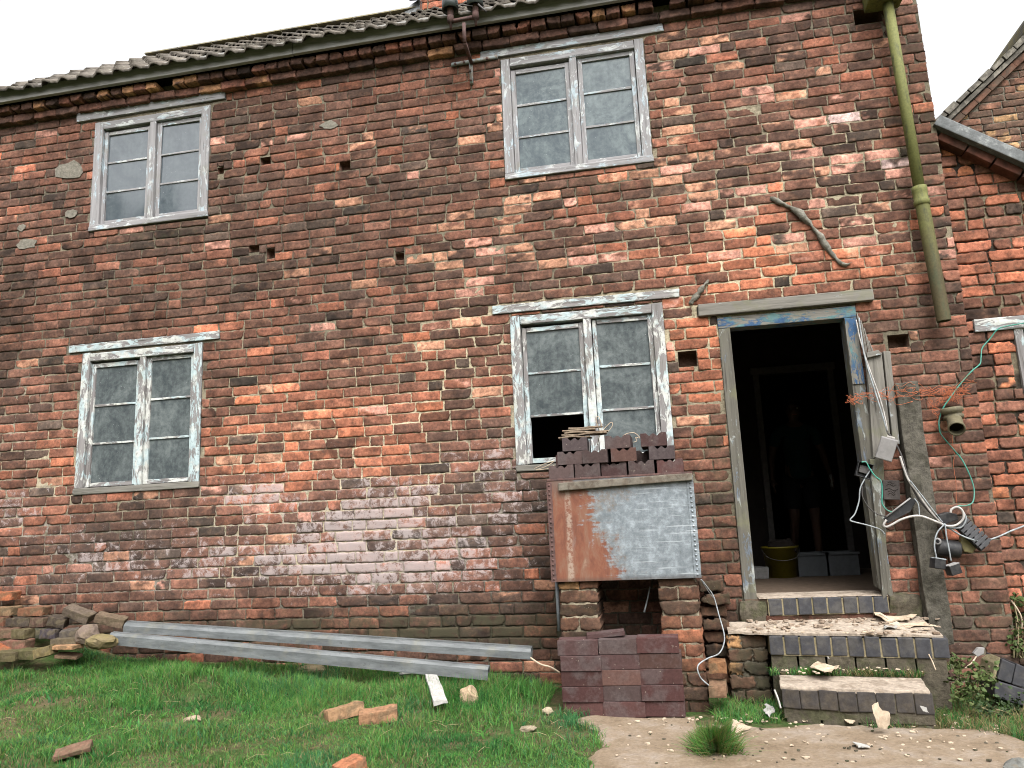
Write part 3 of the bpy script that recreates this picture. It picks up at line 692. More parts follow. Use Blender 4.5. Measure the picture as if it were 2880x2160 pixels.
# chimney
c0=W(1183,20,1.80).x; c1=W(1345,20,1.80).x
cr=np.random.default_rng(9); CB=lay(c0,c1,6.20,7.7,[],cr,course=.085,bl=.225)
V,Q,C,Mk=bricks(CB,9,plaincolor(.55,.25,sp=.35),skirt=.04); V[:,1]+=1.80
s=sheet(c0,c1,6.20,7.7,[],plainmort()); s[0][:,1]+=1.80
V2,Q2,C2,M2=bricks(lay(1.8,2.3,6.20,7.7,[],cr,course=.085),10,plaincolor(.4,.25,sp=.3),skirt=.04)
def tr(V,X,sg): return np.stack([X-sg*V[:,1],V[:,0],V[:,2]],1)
ch=brickmesh('chimney',[(V,Q,C,Mk,0),(s[0],s[1],s[2],None,1),(tr(V2,c1,1),Q2,C2,M2,0),(tr(V2,c0,-1),Q2[:,::-1],C2,M2,0)],roof)
cc=MB(); cc.box(c0+.012,c1-.012,1.815,2.30,6.2,7.7); cc.build('chimney_core',M['mortar'],roof) if 0 else cc.bm.free()
fl=MB()
P=[W(1128,42,1.9),W(1186,40,1.78),W(1186,2,1.78),W(1176,0,1.95),W(1160,10,1.95)]
fl.prism(P,1,(0,.02,0)); fl.prism([(c0-.13,2.2,6.72),(c0+.005,2.2,6.9),(c0+.005,1.77,6.5),(c0-.13,1.8,6.42)],1,(0,0,.012)); fl.build('lead_flashing',M['lead'],roof)
# ---------------------------------------------------------------- drainpipe
pts=[W(2491,-30,-.10),W(2502,100,-.10),W(2590,560,-.10),W(2655,903,-.10)]
def rp(t): return .041
d=MB(); 
p0,p1,p2=W(2488,-40,-.10),W(2590,556,-.10),W(2655,903,-.10)
d.tube([p0,p0.lerp(p1,.5),p1],.037,16); d.tube([p1,p1.lerp(p2,.5),p2],.045,16,cap=False); d.tube([p2,p1.lerp(p2,.95)],.037,16,cap=False)
dp=d.build('drainpipe',M['pipe'],house)
d=MB(); ax=(p2-p1).normalized(); m=frame_to(p1-ax*.03,ax); d.lathe([(.040,-.05),(.049,-.05),(.050,-.02),(.048,.0),(.048,.05),(.053,.055),(.053,.085),(.046,.09)],m,18); d.build('pipe_collar',M['pipe'],dp)
d=MB(); q=W(2490,2,-.11); d.box(q.x-.13,q.x+.12,-.21,-.01,q.z-.02,q.z+.24,.02).rough(.008,12,2); d.build('hopper_head',M['pipe'],dp)
# ---------------------------------------------------------------- overhead line bracket
br=MB()
st=[W(1305,66,-.30),W(1307,120,-.30),W(1326,178,-.02)]
br.tube([st[0],st[1]],.018,4); br.tube([st[1],st[2]],.018,4)
pb=br.rough(.001,9).build('line_bracket',M['rust'],house)
b=MB(); b.box(W(1250,60,-.30).x,W(1348,50,-.30).x,-.325,-.285,4.775,4.815,.003) if 0 else b.tube([W(1262,62,-.30),W(1342,46,-.30)],.016,4); b.build('cross_bar',M['rust'],pb)
b=MB(); b.tube([W(1324,170,-.012),W(1327,236,-.012)],.018,4); b.build('wall_strap',M['zinc'],pb)
b=MB(); b.tube([W(1270,183,-.014),W(1400,160,-.014)],.017,4); b.build('wall_strap',M['zinc'],pb)
for q in((1281,181),(1305,176),(1323,200),(1325,226),(1370,166)): b=MB(); b.lathe([(.0,-.012),(.010,-.012),(.010,0)],frame_to(W(*q,-.034),(0,1,0)),8); b.build('bolt',M['rust'],pb)
for px,py in((1266,22),(1336,12)):
    c=W(px,py-4,-.30); b=MB()
    b.lathe([(.0,.30),(.045,.30),(.058,.27),(.060,.06),(.064,.035),(.066,-.035),(.058,-.037),(.050,-.02),(.03,.02)],Matrix.Translation(c),18); b.build('insulator',M['pot'],pb)
    b=MB(); b.lathe([(.026,.0),(.026,-.055),(.020,-.06),(.026,-.065),(.028,-.12),(.012,-.125),(.010,-.18),(0,-.18)],Matrix.Translation(c+Vector((0,0,-.02))),12); b.build('insulator_pin',M['rust'],pb)
b=MB(); b.tube([W(1277,12,-.31),W(1300,14,-.34),W(1330,17,-.34)],.004,5,sub=5); b.tube([W(1345,12,-.36),W(1368,33,-.38)],.008,4); b.build('line_wire',M['cabled'],pb)
# mortar fillet scar and splinter above the door
def scar(name,pts,r,Y,mat):
    b=MB(); P=[W(*p,Y) for p in pts]; b.tube(P,lambda t:r*(.35+1.2*math.sin(math.pi*min(1,max(0,t*.9+.08)))**1)*(1+.35*math.sin(t*23)),7,sub=5).rough(.016,42); return b.build(name,mat,house)
scar('mortar_fillet',[(2168,557),(2205,575),(2250,602),(2290,645),(2330,700),(2365,740),(2394,742)],.0135,-.010,M['fillet'])
scar('mortar_fillet',[(1940,855),(1965,822),(1992,790)],.013,-.008,M['fillet'])
# ================================================================ lean-to on the right and the gable behind it
VA,VB=W(2640,372,.12),W(2880,478,.12); VS=(VB.z-VA.z)/(VB.x-VA.x)
def vtop(x): return VA.z+(x-VA.x)*VS
LX0,LX1=2.10,4.2
WW=(W(2846,900,.12).x,3.25,W(2880,1205,.12).z,W(2880,912,.12).z)
LW=(W(2735,895,.12).x,3.4,W(2800,930,.12).z,W(2800,893,.12).z)
lean=thing('lean_to',(2.2,0,0),'low brick lean-to at the right edge with a sloping lead-topped verge','building')
lean.location=(0,0,0)
rg=np.random.default_rng(51)
lh=[(*WW,.30),(*LW,.12)]
B=lay(LX0,LX1,-.80,3.5,lh,rg,course=.0825,bl=.222,joint=.012,head=.4)
B=B[(B[:,3]<vtop((B[:,0]+B[:,1])/2)-.02)]
def leancol(x,z,rng):
    c,tan,s,m=wallcolor(x,z,rng,bias=.22)
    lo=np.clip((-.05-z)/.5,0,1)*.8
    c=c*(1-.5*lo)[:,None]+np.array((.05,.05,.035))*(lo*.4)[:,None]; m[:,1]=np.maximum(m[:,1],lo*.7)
    return c,tan*np.array((1.,.75,.6)),s,m
V,Q,C,Mk=bricks(B,52,leancol,relief=1.15); V[:,1]+=.12
def leanmort(x,z):
    l=(fbm(x*3,z*4,0,18)>.52)[:,None]*.75; return np.array((.034,.028,.022))*(1-l)+np.array((.20,.165,.11))*l
s=sheet(LX0,LX1,-.80,3.6,[(*h[:4],h[4]) for h in lh],leanmort,topfn=lambda x:vtop(x)+.02); s[0][:,1]+=.125
brickmesh('lean_to_wall',[(V,Q,C,Mk,0),(s[0],s[1],s[2],None,1)],lean)
# verge: brick-on-edge course, lead cap, tile slope behind
sl=math.atan(VS); bm_=[]
x=2.155;i=0
vb=MB()
while x<4.1:
    L=.21*rnd.uniform(.9,1.05); c=Vector((x+L/2,.06,vtop(x+L/2)-.085)); m=Matrix.Translation(c)@Matrix.Rotation(-sl,4,'Y')
    vb.box(-L/2+.006,L/2-.006,-.03,.07,-.035,.035,.008,mat=m,jit=.003); x+=L*math.cos(sl)
vb.rough(.004,20).build('verge_bricks',mat_simple('verge_brick',(.10,.042,.030),.95,.5,14,.7,.006,.1,col2=(.04,.03,.024),amt2=.6,sc2=5),lean)
m=Matrix.Translation((2.16,0,vtop(2.16)))@Matrix.Rotation(-sl,4,'Y')
lc=MB(); lc.box(.0,2.4,-.03,.16,-.045,.035,.008,mat=m); lc.rough(.006,9,3).build('lead_verge',M['lead'],lean)
tr_=MB(); tr_.tube([m@Vector((.10,.24,.06)),m@Vector((1.2,.25,.06)),m@Vector((2.4,.25,.06))],.035,10,sub=8); tr_.rough(.006,9).build('verge_roll',M['mossblock'],lean)
ro=MB(); ro.box(-.02,2.4,.16,2.75,-.05,.0,mat=m); ro.build('lean_to_roof',M['tile'],lean)
# lean-to window
x0,x1,z0,z1=WW
wz,wx=M['ww_lowz'],M['ww_lowx']
f=MB(); f.box(x0,x0+.055,.11,.22,z0+.0,z1,.006,jit=.004); f.rough(.003,14); lw=f.build('window',wz,lean); f=MB(); f.box(x1-.06,x1,.11,.22,z0,z1,.006); f.build('frame_jamb',wz,lw)
f=MB(); f.box(x0+.056,x1-.061,.112,.22,z1-.035,z1-.001,.004); f.box(x0+.056,x1-.061,.112,.22,z0,z0+.05,.004); f.build('frame_rail',wx,lw)
zb=z0+(z1-z0)*.56
f=MB(); f.box(x0+.056,x1-.061,.13,.17,zb,zb+.022,.002); f.build('glazing_bar',wx,lw)
f=MB(); f.box(x0+.05,x1-.055,.150,.154,zb+.012,z1-.03); f.build('glass',M['glass_mid'],lw)
f=MB(); f.box(x0-.1,x1+.1,.43,1.0,z0-.2,z1+.2); f.build('dark_interior',M['hole'],lean)
f=MB(); f.box(LW[0],LW[1],.098,.22,LW[2],LW[3],.006,jit=.006).rough(.006,8,4); f.build('lintel',wx,lw)
# gable behind
gy=3.0
GA,GB=W(2640,345,gy),W(2868,128,gy); GS=(GB.z-GA.z)/(GB.x-GA.x)
gtop=lambda x: np.minimum(GA.z+(x-GA.x)*GS, 2*(GB.z+.35)-(GA.z+(x-GA.x)*GS))
gab=thing('gable_building',(0,0,0),'taller brick gable with mossy tiled verge rising behind the lean-to roof','building')
B=lay(2.5,6.2,2.6,6.6,[],np.random.default_rng(61),course=.082); B=B[B[:,3]<gtop((B[:,0]+B[:,1])/2)-.10]
V,Q,C,Mk=bricks(B,62,plaincolor(-.10,.2,(.95,1.1,1.05),sp=.05,mossv=.35)); V[:,1]+=gy
s=sheet(2.5,6.2,2.6,6.6,[],plainmort((.10,.09,.07),(.24,.21,.16)),topfn=lambda x:gtop(x)-.02,step=.06); s[0][:,1]+=gy
brickmesh('gable_wall',[(V,Q,C,Mk,0),(s[0],s[1],s[2],None,1)],gab)
ga=math.atan(GS); gm=Matrix.Translation((GA.x,gy,GA.z))@Matrix.Rotation(-ga,4,'Y')
gv=MB(); u=-.6
while u<1.75:
    L=.17; gv.box(u,u+L-.012,-.10,.1,-.02+rnd.uniform(-.01,.006),.035+rnd.uniform(-.005,.012),.006,mat=gm,jit=.004); u+=L
gv.box(-.6,1.75,-.075,.1,-.075,-.025,.004,mat=gm)
gv.rough(.008,9).build('verge_tiles',mat_simple('lichen_verge',(.085,.078,.066),.95,.4,18,.6,.01,.1,col2=(.19,.175,.145),amt2=.7,sc2=9),gab)
gc=MB(); u=-.5
while u<1.7:
    L=.19*rnd.uniform(.85,1.1)
    gc.box(u,u+L-.004,-.045,.03,-.155,-.085,.008,mat=gm,jit=.004)
    u+=L
gc.rough(.004,15).build('verge_course',mat_simple('verge_course_brick',(.11,.058,.04),.95,.5,10,.7,.006,.1,col2=(.05,.044,.034),amt2=.7,sc2=5),gab)
gr=MB(); gr.box(-.6,1.78,.1,3.,-.05,.0,mat=gm); gr.build('gable_roof',M['tile'],gab)
gk=MB(); k=gm@Vector((1.72,-.12,.03)); gk.box(k.x-.12,k.x+.16,k.y,k.y+3,k.z-.04,k.z+.16,.05).rough(.02,6,3); gk.build('ridge_cap',M['ridge'],gab)
# ================================================================ ground
def ground(x,y):
    x=np.asarray(x,float); y=np.asarray(y,float)
    zw=np.interp(x,[-9,-6,-5.2,-4.4,-3,-1.5,-.8,-.3,.3,1.6,2.2,4],[-.20,-.22,-.25,-.30,-.37,-.48,-.57,-.61,-.625,-.62,-.57,-.55])
    f=np.clip(-y/2.3,0,1); z=zw*(1-f)-.625*f
    lawn=np.clip((-.55-x)/.5,0,1)
    z=z+lawn*((fbm(x*1.7,y*1.9,0,91,2)-.5)*.09+(fbm(x*6,y*6,0,92,2)-.5)*.03)
    z=z+.17*np.exp(-(((x+5.45)/.75)**2+((y+.05)/.30)**2))
    return z
def gz(x,y): return float(ground(np.array([x]),np.array([y]))[0])
def hit(px,py):
    "where the sight line through a pixel meets the ground"
    d=ray(px,py); t=3.0
    for _ in range(60):
        p=CP+d*t; e=p.z-gz(p.x,p.y); t+=e/(-d.z)*.6
    return CP+d*t
def axis(a,b,fa,fb,st): return np.unique(np.concatenate([np.linspace(-90,a,14),np.linspace(a,fa,10),np.arange(fa,fb,st),np.linspace(fb,b,10),np.linspace(b,90,14)]))
gx=axis(-20,20,-6.8,3.2,.05); gyv=axis(-14,8,-3.2,.35,.05)
X,Y=np.meshgrid(gx,gyv); Z=ground(X,Y); V=np.stack([X,Y,Z],2).reshape(-1,3); n=len(gx)
a=(np.arange(len(gyv)-1)[:,None]*n+np.arange(n-1)[None]).ravel(); Q=np.stack([a,a+1,a+n+1,a+n],1)
def mat_ground():
    s=NT('turf_soil'); n=s.noise(3.5,6,.7); f=s.noise(40,6,.7)
    c=s.mix(s.sstep(n,.42,.6),(.040,.068,.020),(.088,.072,.040)); c=s.mix(1.,c,s.ramp(f,[(.25,.5),(.75,1.5)]),'MULTIPLY')
    return s.done(c,.97,s.bump(f,.8,.02),.05)
g=link('ground',np_mesh('ground',V,Q,None,(mat_ground(),),None,True)); tag(g,'uneven turf and bare soil rising to the left along the wall foot','ground',kind='structure')
# concrete path
def pathmask(x,y):
    e=-.47+ (fbm(np.asarray(y)*2.6,0*np.asarray(y),3.,95,3)-.5)*.55-np.clip((-y-1.0)*.10,0,.3)
    top=-.63+(fbm(np.asarray(x)*3.,0*np.asarray(x),5.,96,3)-.5)*.12
    top=np.where(np.asarray(x)<.12,top,-.80+(fbm(np.asarray(x)*4.,0*np.asarray(x),5.,97,3)-.5)*.10)
    re=1.62+(-y-.8)*.35
    return (x>e)&(y<top)&(x<re)
def pathdist(x,y):
    e=-.47+(fbm(y*2.6,0*y,3.,95,3)-.5)*.55-np.clip((-y-1.0)*.10,0,.3)
    top=np.where(x<.12,-.63+(fbm(x*3.,0*x,5.,96,3)-.5)*.12,-.80+(fbm(x*4.,0*x,5.,97,3)-.5)*.10)
    return np.minimum(np.minimum(x-e,top-y),1.62+(-y-.8)*.35-x)+(fbm(x*11,y*11,0,99,3)-.5)*.10
px_=np.arange(-1.3,3.0,.02); py_=np.arange(-3.2,-.5,.02); X,Y=np.meshgrid(px_,py_); n=len(px_)
Z=ground(X,Y)+np.clip(pathdist(X,Y)*.35,-.05,.012)+(fbm(X*5,Y*5,0,98,3)-.5)*.014
xc,yc=np.meshgrid((px_[1:]+px_[:-1])/2,(py_[1:]+py_[:-1])/2); ii,jj=np.nonzero(pathdist(xc,yc)>-.12); a=ii*n+jj
def mat_path():
    s=NT('worn_concrete'); n=s.noise(4,6,.7,dist=.4); f=s.noise(55,6,.75)
    c=s.ramp(n,[(.3,(.135,.098,.064)),(.5,(.19,.145,.102)),(.68,(.235,.195,.158))]); c=s.mix(1.,c,s.ramp(f,[(.25,.66),(.75,1.3)]),'MULTIPLY')
    d=s.sstep(s.noise(9,5,.7,co=s.map((1,1,1),loc=(2,5,1))),.60,.70); c=s.mix(s.math('MULTIPLY',d,.55),c,(.07,.05,.034))
    sp=s.sstep(s.voro(38),.14,.07); c=s.mix(s.math('MULTIPLY',sp,s.sstep(s.noise(6,3),.5,.62)),c,(.28,.24,.19))
    return s.done(c,.95,s.bump(f,.6,.008),.1)
p=link('path',np_mesh('path',np.stack([X,Y,Z],2).reshape(-1,3),np.stack([a,a+1,a+n+1,a+n],1),None,(mat_path(),),None,True)); tag(p,'worn pale concrete path scattered with plaster chips in front of the steps','path',kind='structure')
# ---------------------------------------------------------------- grass
def blades(X,Y,h,seed,lean=.95,width=.0040,pal=None,straw=.05):
    rg=np.random.default_rng(seed); n=len(X); Z=ground(X,Y)-.005
    th=rg.uniform(0,2*np.pi,n); ln=np.abs(rg.normal(.35,.25,n))*lean*2; ph=rg.uniform(0,2*np.pi,n)
    dx,dy=np.cos(ph),np.sin(ph); wx,wy=np.cos(th),np.sin(th); w=width*rg.uniform(.6,1.3,n)
    P=[]
    for t,ww in((0,1.),(.5,.85),(1.,.12)):
        hh=h*(t-.28*ln*t*t); off=h*ln*t**2*.9
        cx=X+dx*off; cy=Y+dy*off; cz=Z+np.maximum(hh,.2*h*t)
        for sgn in(-1,1): P.append(np.stack([cx+sgn*wx*w*ww*.5,cy+sgn*wy*w*ww*.5,cz],1))
    V=np.stack(P,1).reshape(-1,3)
    b=(np.arange(n)*6)[:,None]; Q=np.concatenate([b+np.array([[0,1,3,2]]),b+np.array([[2,3,5,4]])],0)
    pal=np.array(pal if pal is not None else [(.026,.108,.026),(.048,.168,.034),(.080,.215,.042),(.112,.215,.048),(.038,.138,.048)])
    tone=np.clip(fbm(X*1.6,Y*2.2,0,101,3)*1.6-.3+rg.normal(0,.22,n),0,.999)
    c=pal[(tone*len(pal)).astype(int)]*rg.uniform(.75,1.25,(n,1))
    st=rg.random(n)<straw*(1+2.5*(fbm(X*1.5+7,Y*1.5,0,103,2)>.56)); c[st]=np.array((.20,.17,.08))*rg.uniform(.6,1.2,(st.sum(),1))
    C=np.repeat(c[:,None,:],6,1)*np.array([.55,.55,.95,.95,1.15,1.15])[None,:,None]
    return V,Q,C.reshape(-1,3)
def mat_grass():
    s=NT('grass_blade'); c=s.attr('Col'); s.done(c,.6,None,.25)
    s.b.inputs['Subsurface Weight'].default_value=0.
    tr=s.t.nodes.new('ShaderNodeBsdfTranslucent'); s.put(tr.inputs[0],s.mix(1.,c,(1.3,1.2,.7),'MULTIPLY')); mx=s.t.nodes.new('ShaderNodeMixShader'); mx.inputs[0].default_value=.3
    s.t.links.new(s.b.outputs[0],mx.inputs[1]); s.t.links.new(tr.outputs[0],mx.inputs[2]); s.t.links.new(mx.outputs[0],s.out.inputs[0]); return s.m
M['grass']=mat_grass()
rg=np.random.default_rng(8)
parts=[]
n=300000; X=rg.uniform(-6.6,.1,n); Y=rg.uniform(-3.0,-.06,n)
bare=[(hit(*p),r) for p,r in(((540,1950),.14),((600,2030),.15),((640,2120),.26),((120,1990),.2),((300,2010),.15),((1490,1985),.16),((1560,2060),.15),((600,1975),.10),((1510,2010),.12),((1640,2070),.1),((870,1890),.08))]
dens=fbm(X*2.2,Y*2.6,0,105,3)
keep=rg.random(n)<np.clip(.30+(dens-.33)*3.2,.06,1)
for b,r in bare: keep&=rg.random(n)<1-.93*np.exp(-(((X-b.x)/r)**2+((Y-b.y)/r)**2))
near=np.clip((X+1.3)/.9,0,1); keep&=rg.random(n)<1-.35*near
keep&=(pathdist(X,Y)<rg.uniform(-.01,.03,n))&~((X>-.80)&(X<.22)&(Y>-.67))&~((X>.2)&(Y>-.9))
keep&=~((X<-4.55)&(Y>-.44))
X,Y=X[keep],Y[keep]
h=.016+.068*np.clip(fbm(X*2.6,Y*2.8,0,107,3)*1.7-.35,0.05,1)*rg.uniform(.45,1.3,len(X))
h=h*(1+.5*np.exp(-((Y+.35)/.22)**2)+.9*np.exp(-((Y+.56)/.14)**2)*(X>-4.7))
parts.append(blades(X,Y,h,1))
def patch(poly,n,h,seed,zoff=0.,straw=.08):
    P=np.array([(q.x,q.y) for q in poly]); lo,hi=P.min(0),P.max(0); rg=np.random.default_rng(seed)
    X=rg.uniform(lo[0],hi[0],n);Y=rg.uniform(lo[1],hi[1],n); ins=np.zeros(n,bool); j=len(P)-1
    for i in range(len(P)):
        c=((P[i,1]>Y)!=(P[j,1]>Y))&(X<(P[j,0]-P[i,0])*(Y-P[i,1])/(P[j,1]-P[i,1]+1e-9)+P[i,0]); ins^=c; j=i
    ins&=rg.random(n)<np.clip((fbm(X*6,Y*6,0,109,2)-.27)*4,.1,1)
    X,Y=X[ins],Y[ins]; V,Q,C=blades(X,Y,h*rg.uniform(.5,1.2,len(X)),seed,straw=straw); V[:,2]+=zoff; return V,Q,C
nb=2600; XB=rg.uniform(-6.2,-.3,nb);YB=rg.uniform(-2.9,-.4,nb); kb_=fbm(XB*3,YB*3,0,115,2)>.60; kb_&=pathdist(XB,YB)<-.05; XB,YB=XB[kb_],YB[kb_]
parts.append(blades(XB,YB,rg.uniform(.03,.075,len(XB)),5,lean=1.1,width=.015,straw=.02))
parts.append(patch([hit(2010,2000),hit(2030,1960),hit(2190,1985),hit(2200,2035),hit(2010,2040)],4500,.07,2))
parts.append(patch([hit(2330,2000),hit(2600,1985),hit(2720,1900),hit(2880,1930),hit(2880,2085),hit(2700,2055),hit(2450,2055)],20000,.06,3,straw=.16))
LZ=-.405
land=[Gz(2165,1895,LZ),Gz(2190,1850,LZ),Gz(2600,1850,LZ),Gz(2680,1880,LZ),Gz(2580,1900,LZ),Gz(2200,1892,LZ)]
V,Q,C=patch(land,20000,.05,4,straw=.14); V[:,2]+=LZ-(-.615)
parts.append((V,Q,C))
Vs=[];Qs=[];Cs=[];b=0
for V,Q,C in parts: Vs.append(V);Qs.append(Q+b);Cs.append(C);b+=len(V)
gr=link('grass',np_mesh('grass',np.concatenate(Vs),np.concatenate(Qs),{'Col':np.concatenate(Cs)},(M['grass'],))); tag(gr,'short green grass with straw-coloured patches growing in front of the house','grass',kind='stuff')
def tuft(px,py,r,n,h,seed,label):
    c=hit(px,py); rg=np.random.default_rng(seed); a=rg.uniform(0,2*np.pi,n); q=np.abs(rg.normal(0,.45,n))*r
    X=c.x+np.cos(a)*q;Y=c.y+np.sin(a)*q; V,Q,C=blades(X,Y,h*rg.uniform(.5,1.15,n)*(1.1-.5*q/r),seed,lean=.75,width=.005,straw=.10)
    k=V.reshape(-1,6,3); out=np.stack([np.cos(a),np.sin(a)],1)*(q*.9)[:,None]
    k[:,2:4,:2]+=out[:,None]*.25; k[:,4:6,:2]+=out[:,None]*.75
    V=k.reshape(-1,3)-np.array(c); o=link('grass_tuft',np_mesh('grass_tuft',V,Q,{'Col':C},(M['grass'],))); o.location=c; return tag(o,label,'grass tuft')
tuft(2015,2118,.105,3600,.17,21,'single bushy grass tuft growing out of the concrete path')
# straw lying about
st=MB()
for k in range(70):
    q=hit(rnd.uniform(0,1680),rnd.uniform(1930,2155)); L=rnd.uniform(.03,.11); a=rnd.uniform(0,6.28)
    st.tube([q+Vector((0,0,.03)),q+Vector((math.cos(a)*L*.5,math.sin(a)*L*.5,.04)),q+Vector((math.cos(a)*L,math.sin(a)*L,.02+rnd.uniform(0,.03)))],0.0011,4)
o=st.build('straw',mat_simple('dry_straw',(.32,.27,.15),.9)); tag(o,'loose dry straw stalks scattered over the grass','straw',kind='stuff')
# ================================================================ steps
def brickrow(m,p0,p1,z0,z1,dep,n,gap=.005,bev=.006):
    d=(p1-p0); L=d.length; u=d.normalized(); a=math.atan2(u.y,u.x); w=L/n
    for i in range(n):
        mm=Matrix.Translation(Vector((p0.x,p0.y,0))+Vector((u.x,u.y,0))*(w*(i+.5)))@Matrix.Rotation(a,4,'Z')
        m.box(-w/2+gap,w/2-gap,rnd.uniform(-.004,.004),dep,z0+rnd.uniform(-.003,.003),z1+rnd.uniform(-.004,.004),bev,mat=mm,jit=.002)
def flat(z,p): return Vector((p.x,p.y,z))
# upper step
Z2=-.20; a0,a1=Gz(2160,1790,Z2),Gz(2668,1796,Z2)
b2=W(2160,1842,a0.y).z
s2=thing('brick_step',(a0.x,a0.y,-.62),'wide upper step edged in blue bricks just below the doorway','step')
off=-Vector(s2.location)
def bt(name,mb,mat,root): 
    me=mb.mesh(name); me.transform(Matrix.Translation(-Vector(root.location))); return link(name,me,root,mat)
m=MB(); brickrow(m,a0,a1,b2,Z2,.10,11); bt('blue_brick_edge',m,M['blue'],s2)
m=MB(); m.prism([flat(0,a0)+Vector((.01,.008,b2-.004)),flat(0,a1)+Vector((-.01,.008,b2-.004)),(a1.x-.01,-.03,b2-.004),(a0.x+.01,-.03,b2-.004)],2,(0,0,Z2-b2-.004)); bt('joint_mortar',m,M['joint'],s2)
m=MB(); brickrow(m,a0+Vector((.0,.012,0)),a1+Vector((-.02,.012,0)),-.60,b2-.006,.10,6); bt('lower_course',m,M['mossblock'],s2)
c0,c1=Gz(2042,1782,Z2),Gz(2160,1790,Z2); SBk=[]
for r_ in range(5):
    za=-.62+r_*.084; mid=c0.x+(c1.x-c0.x)*(.62 if r_%2 else .35); SBk+=[(c0.x,mid-.005,za,za+.072),(mid+.005,c1.x-.004,za,za+.072)]
V,Q,C,Mk=bricks(np.array(SBk),401,plaincolor(-.45,.2,(.85,.92,.8),sp=.1,mossv=1.),skirt=.24,relief=2.2); V[:,1]+=c0.y-.045; V-=np.array(s2.location)
x0_,x1_=c0.x+.01,c1.x-.012; c8=np.array([(x,y,z) for z in(-.63,Z2-.012) for y in(c0.y-.038,-.04) for x in(x0_,x1_)])-np.array(s2.location)
brickmesh('side_block',[(V,Q,C,Mk,0),(c8,np.array([(0,1,5,4),(1,3,7,5),(3,2,6,7),(2,0,4,6),(4,5,7,6),(0,2,3,1)]),np.tile((.10,.088,.065),(8,1)),None,1)],s2)
m=MB(); m.prism([(c0.x+.01,c0.y-.03,Z2+.002),(a0.x+.02,a0.y+.03,Z2+.002),(a1.x-.02,a1.y+.03,Z2+.002),(a1.x-.005,-.03,Z2+.052),(c0.x+.01,-.03,Z2+.045)],2,(0,0,.014)); bmesh.ops.triangulate(m.bm,faces=m.bm.faces[:]); m.rough(.009,14,6); bt('dusty_tread',m,M['dustconc'],s2)
# lower step
Z1=-.425; d0,d1=Gz(2196,1930,Z1),Gz(2624,1945,Z1); e0,e1=Gz(2190,1898,Z1),Gz(2590,1908,Z1)
s1=thing('brick_step',(d0.x,d0.y,-.62),'worn bottom step with a pale top and dark brick face standing on the path','step')
dm=(d0+d1)/2+Vector((.0,-.035,0))
m=MB(); brickrow(m,d0,dm,-.545,Z1-.012,.11,4,.002,.006); brickrow(m,dm,d1,-.545,Z1-.012,.11,4,.002,.006); m.rough(.004,14); bt('brick_edge',m,mat_simple('dark_worn_brick',(.042,.037,.034),.85,.4,30,.6,.006,.2,col2=(.068,.055,.04),amt2=.6,sc2=7),s1)
m=MB(); m.prism([(d0.x+.006,d0.y+.008,-.60),(dm.x,dm.y+.010,-.60),(d1.x-.006,d1.y+.008,-.60),(d1.x-.02,d1.y+.09,-.60),(d0.x+.02,d0.y+.09,-.60)],2,(0,0,.60+Z1-.016)); bt('joint_mortar',m,M['mossblock'],s1)
m=MB(); brickrow(m,d0+Vector((.01,.01,0)),dm+Vector((0,.01,0)),-.64,-.55,.12,2); brickrow(m,dm+Vector((0,.01,0)),d1+Vector((-.01,.01,0)),-.64,-.55,.12,2); bt('lower_course',m,M['mossblock'],s1)
m=MB(); m.prism([(d0.x-.004,d0.y+.004,Z1-.02),(dm.x,dm.y+.004,Z1-.02),(d1.x-.015,d1.y+.004,Z1-.02),(e1.x,e1.y,Z1-.02),(e0.x,e0.y,Z1-.02)],2,(0,0,.022),.008); bmesh.ops.triangulate(m.bm,faces=m.bm.faces[:]); m.rough(.006,12,5); bt('worn_tread',m,M['dustconc'],s1)
m=MB(); m.prism([(e0.x+.01,e0.y-.004,-.64),(e1.x,e1.y-.004,-.64),(e1.x+.04,-.04,-.64),(e0.x,-.04,-.64)],2,(0,0,.64+LZ-.012)); bmesh.ops.triangulate(m.bm,faces=m.bm.faces[:]); m.rough(.01,9,5); bt('earth_landing',m,g.data.materials[0],s1)
# low slab left of the bottom step
q0,q1=hit(2068,1968),hit(2172,1972)
sl_=MB(); sl_.prism([(q0.x,q0.y,-.63),(q1.x,q1.y-.02,-.63),(q1.x,q1.y+.2,-.63),(q0.x,q0.y+.2,-.63)],2,(0,0,.095),.012).rough(.01,14,4)
o=sl_.build('stone_slab',M['dustconc']); tag(o,'low flat slab with a dusty top beside the bottom step','slab')
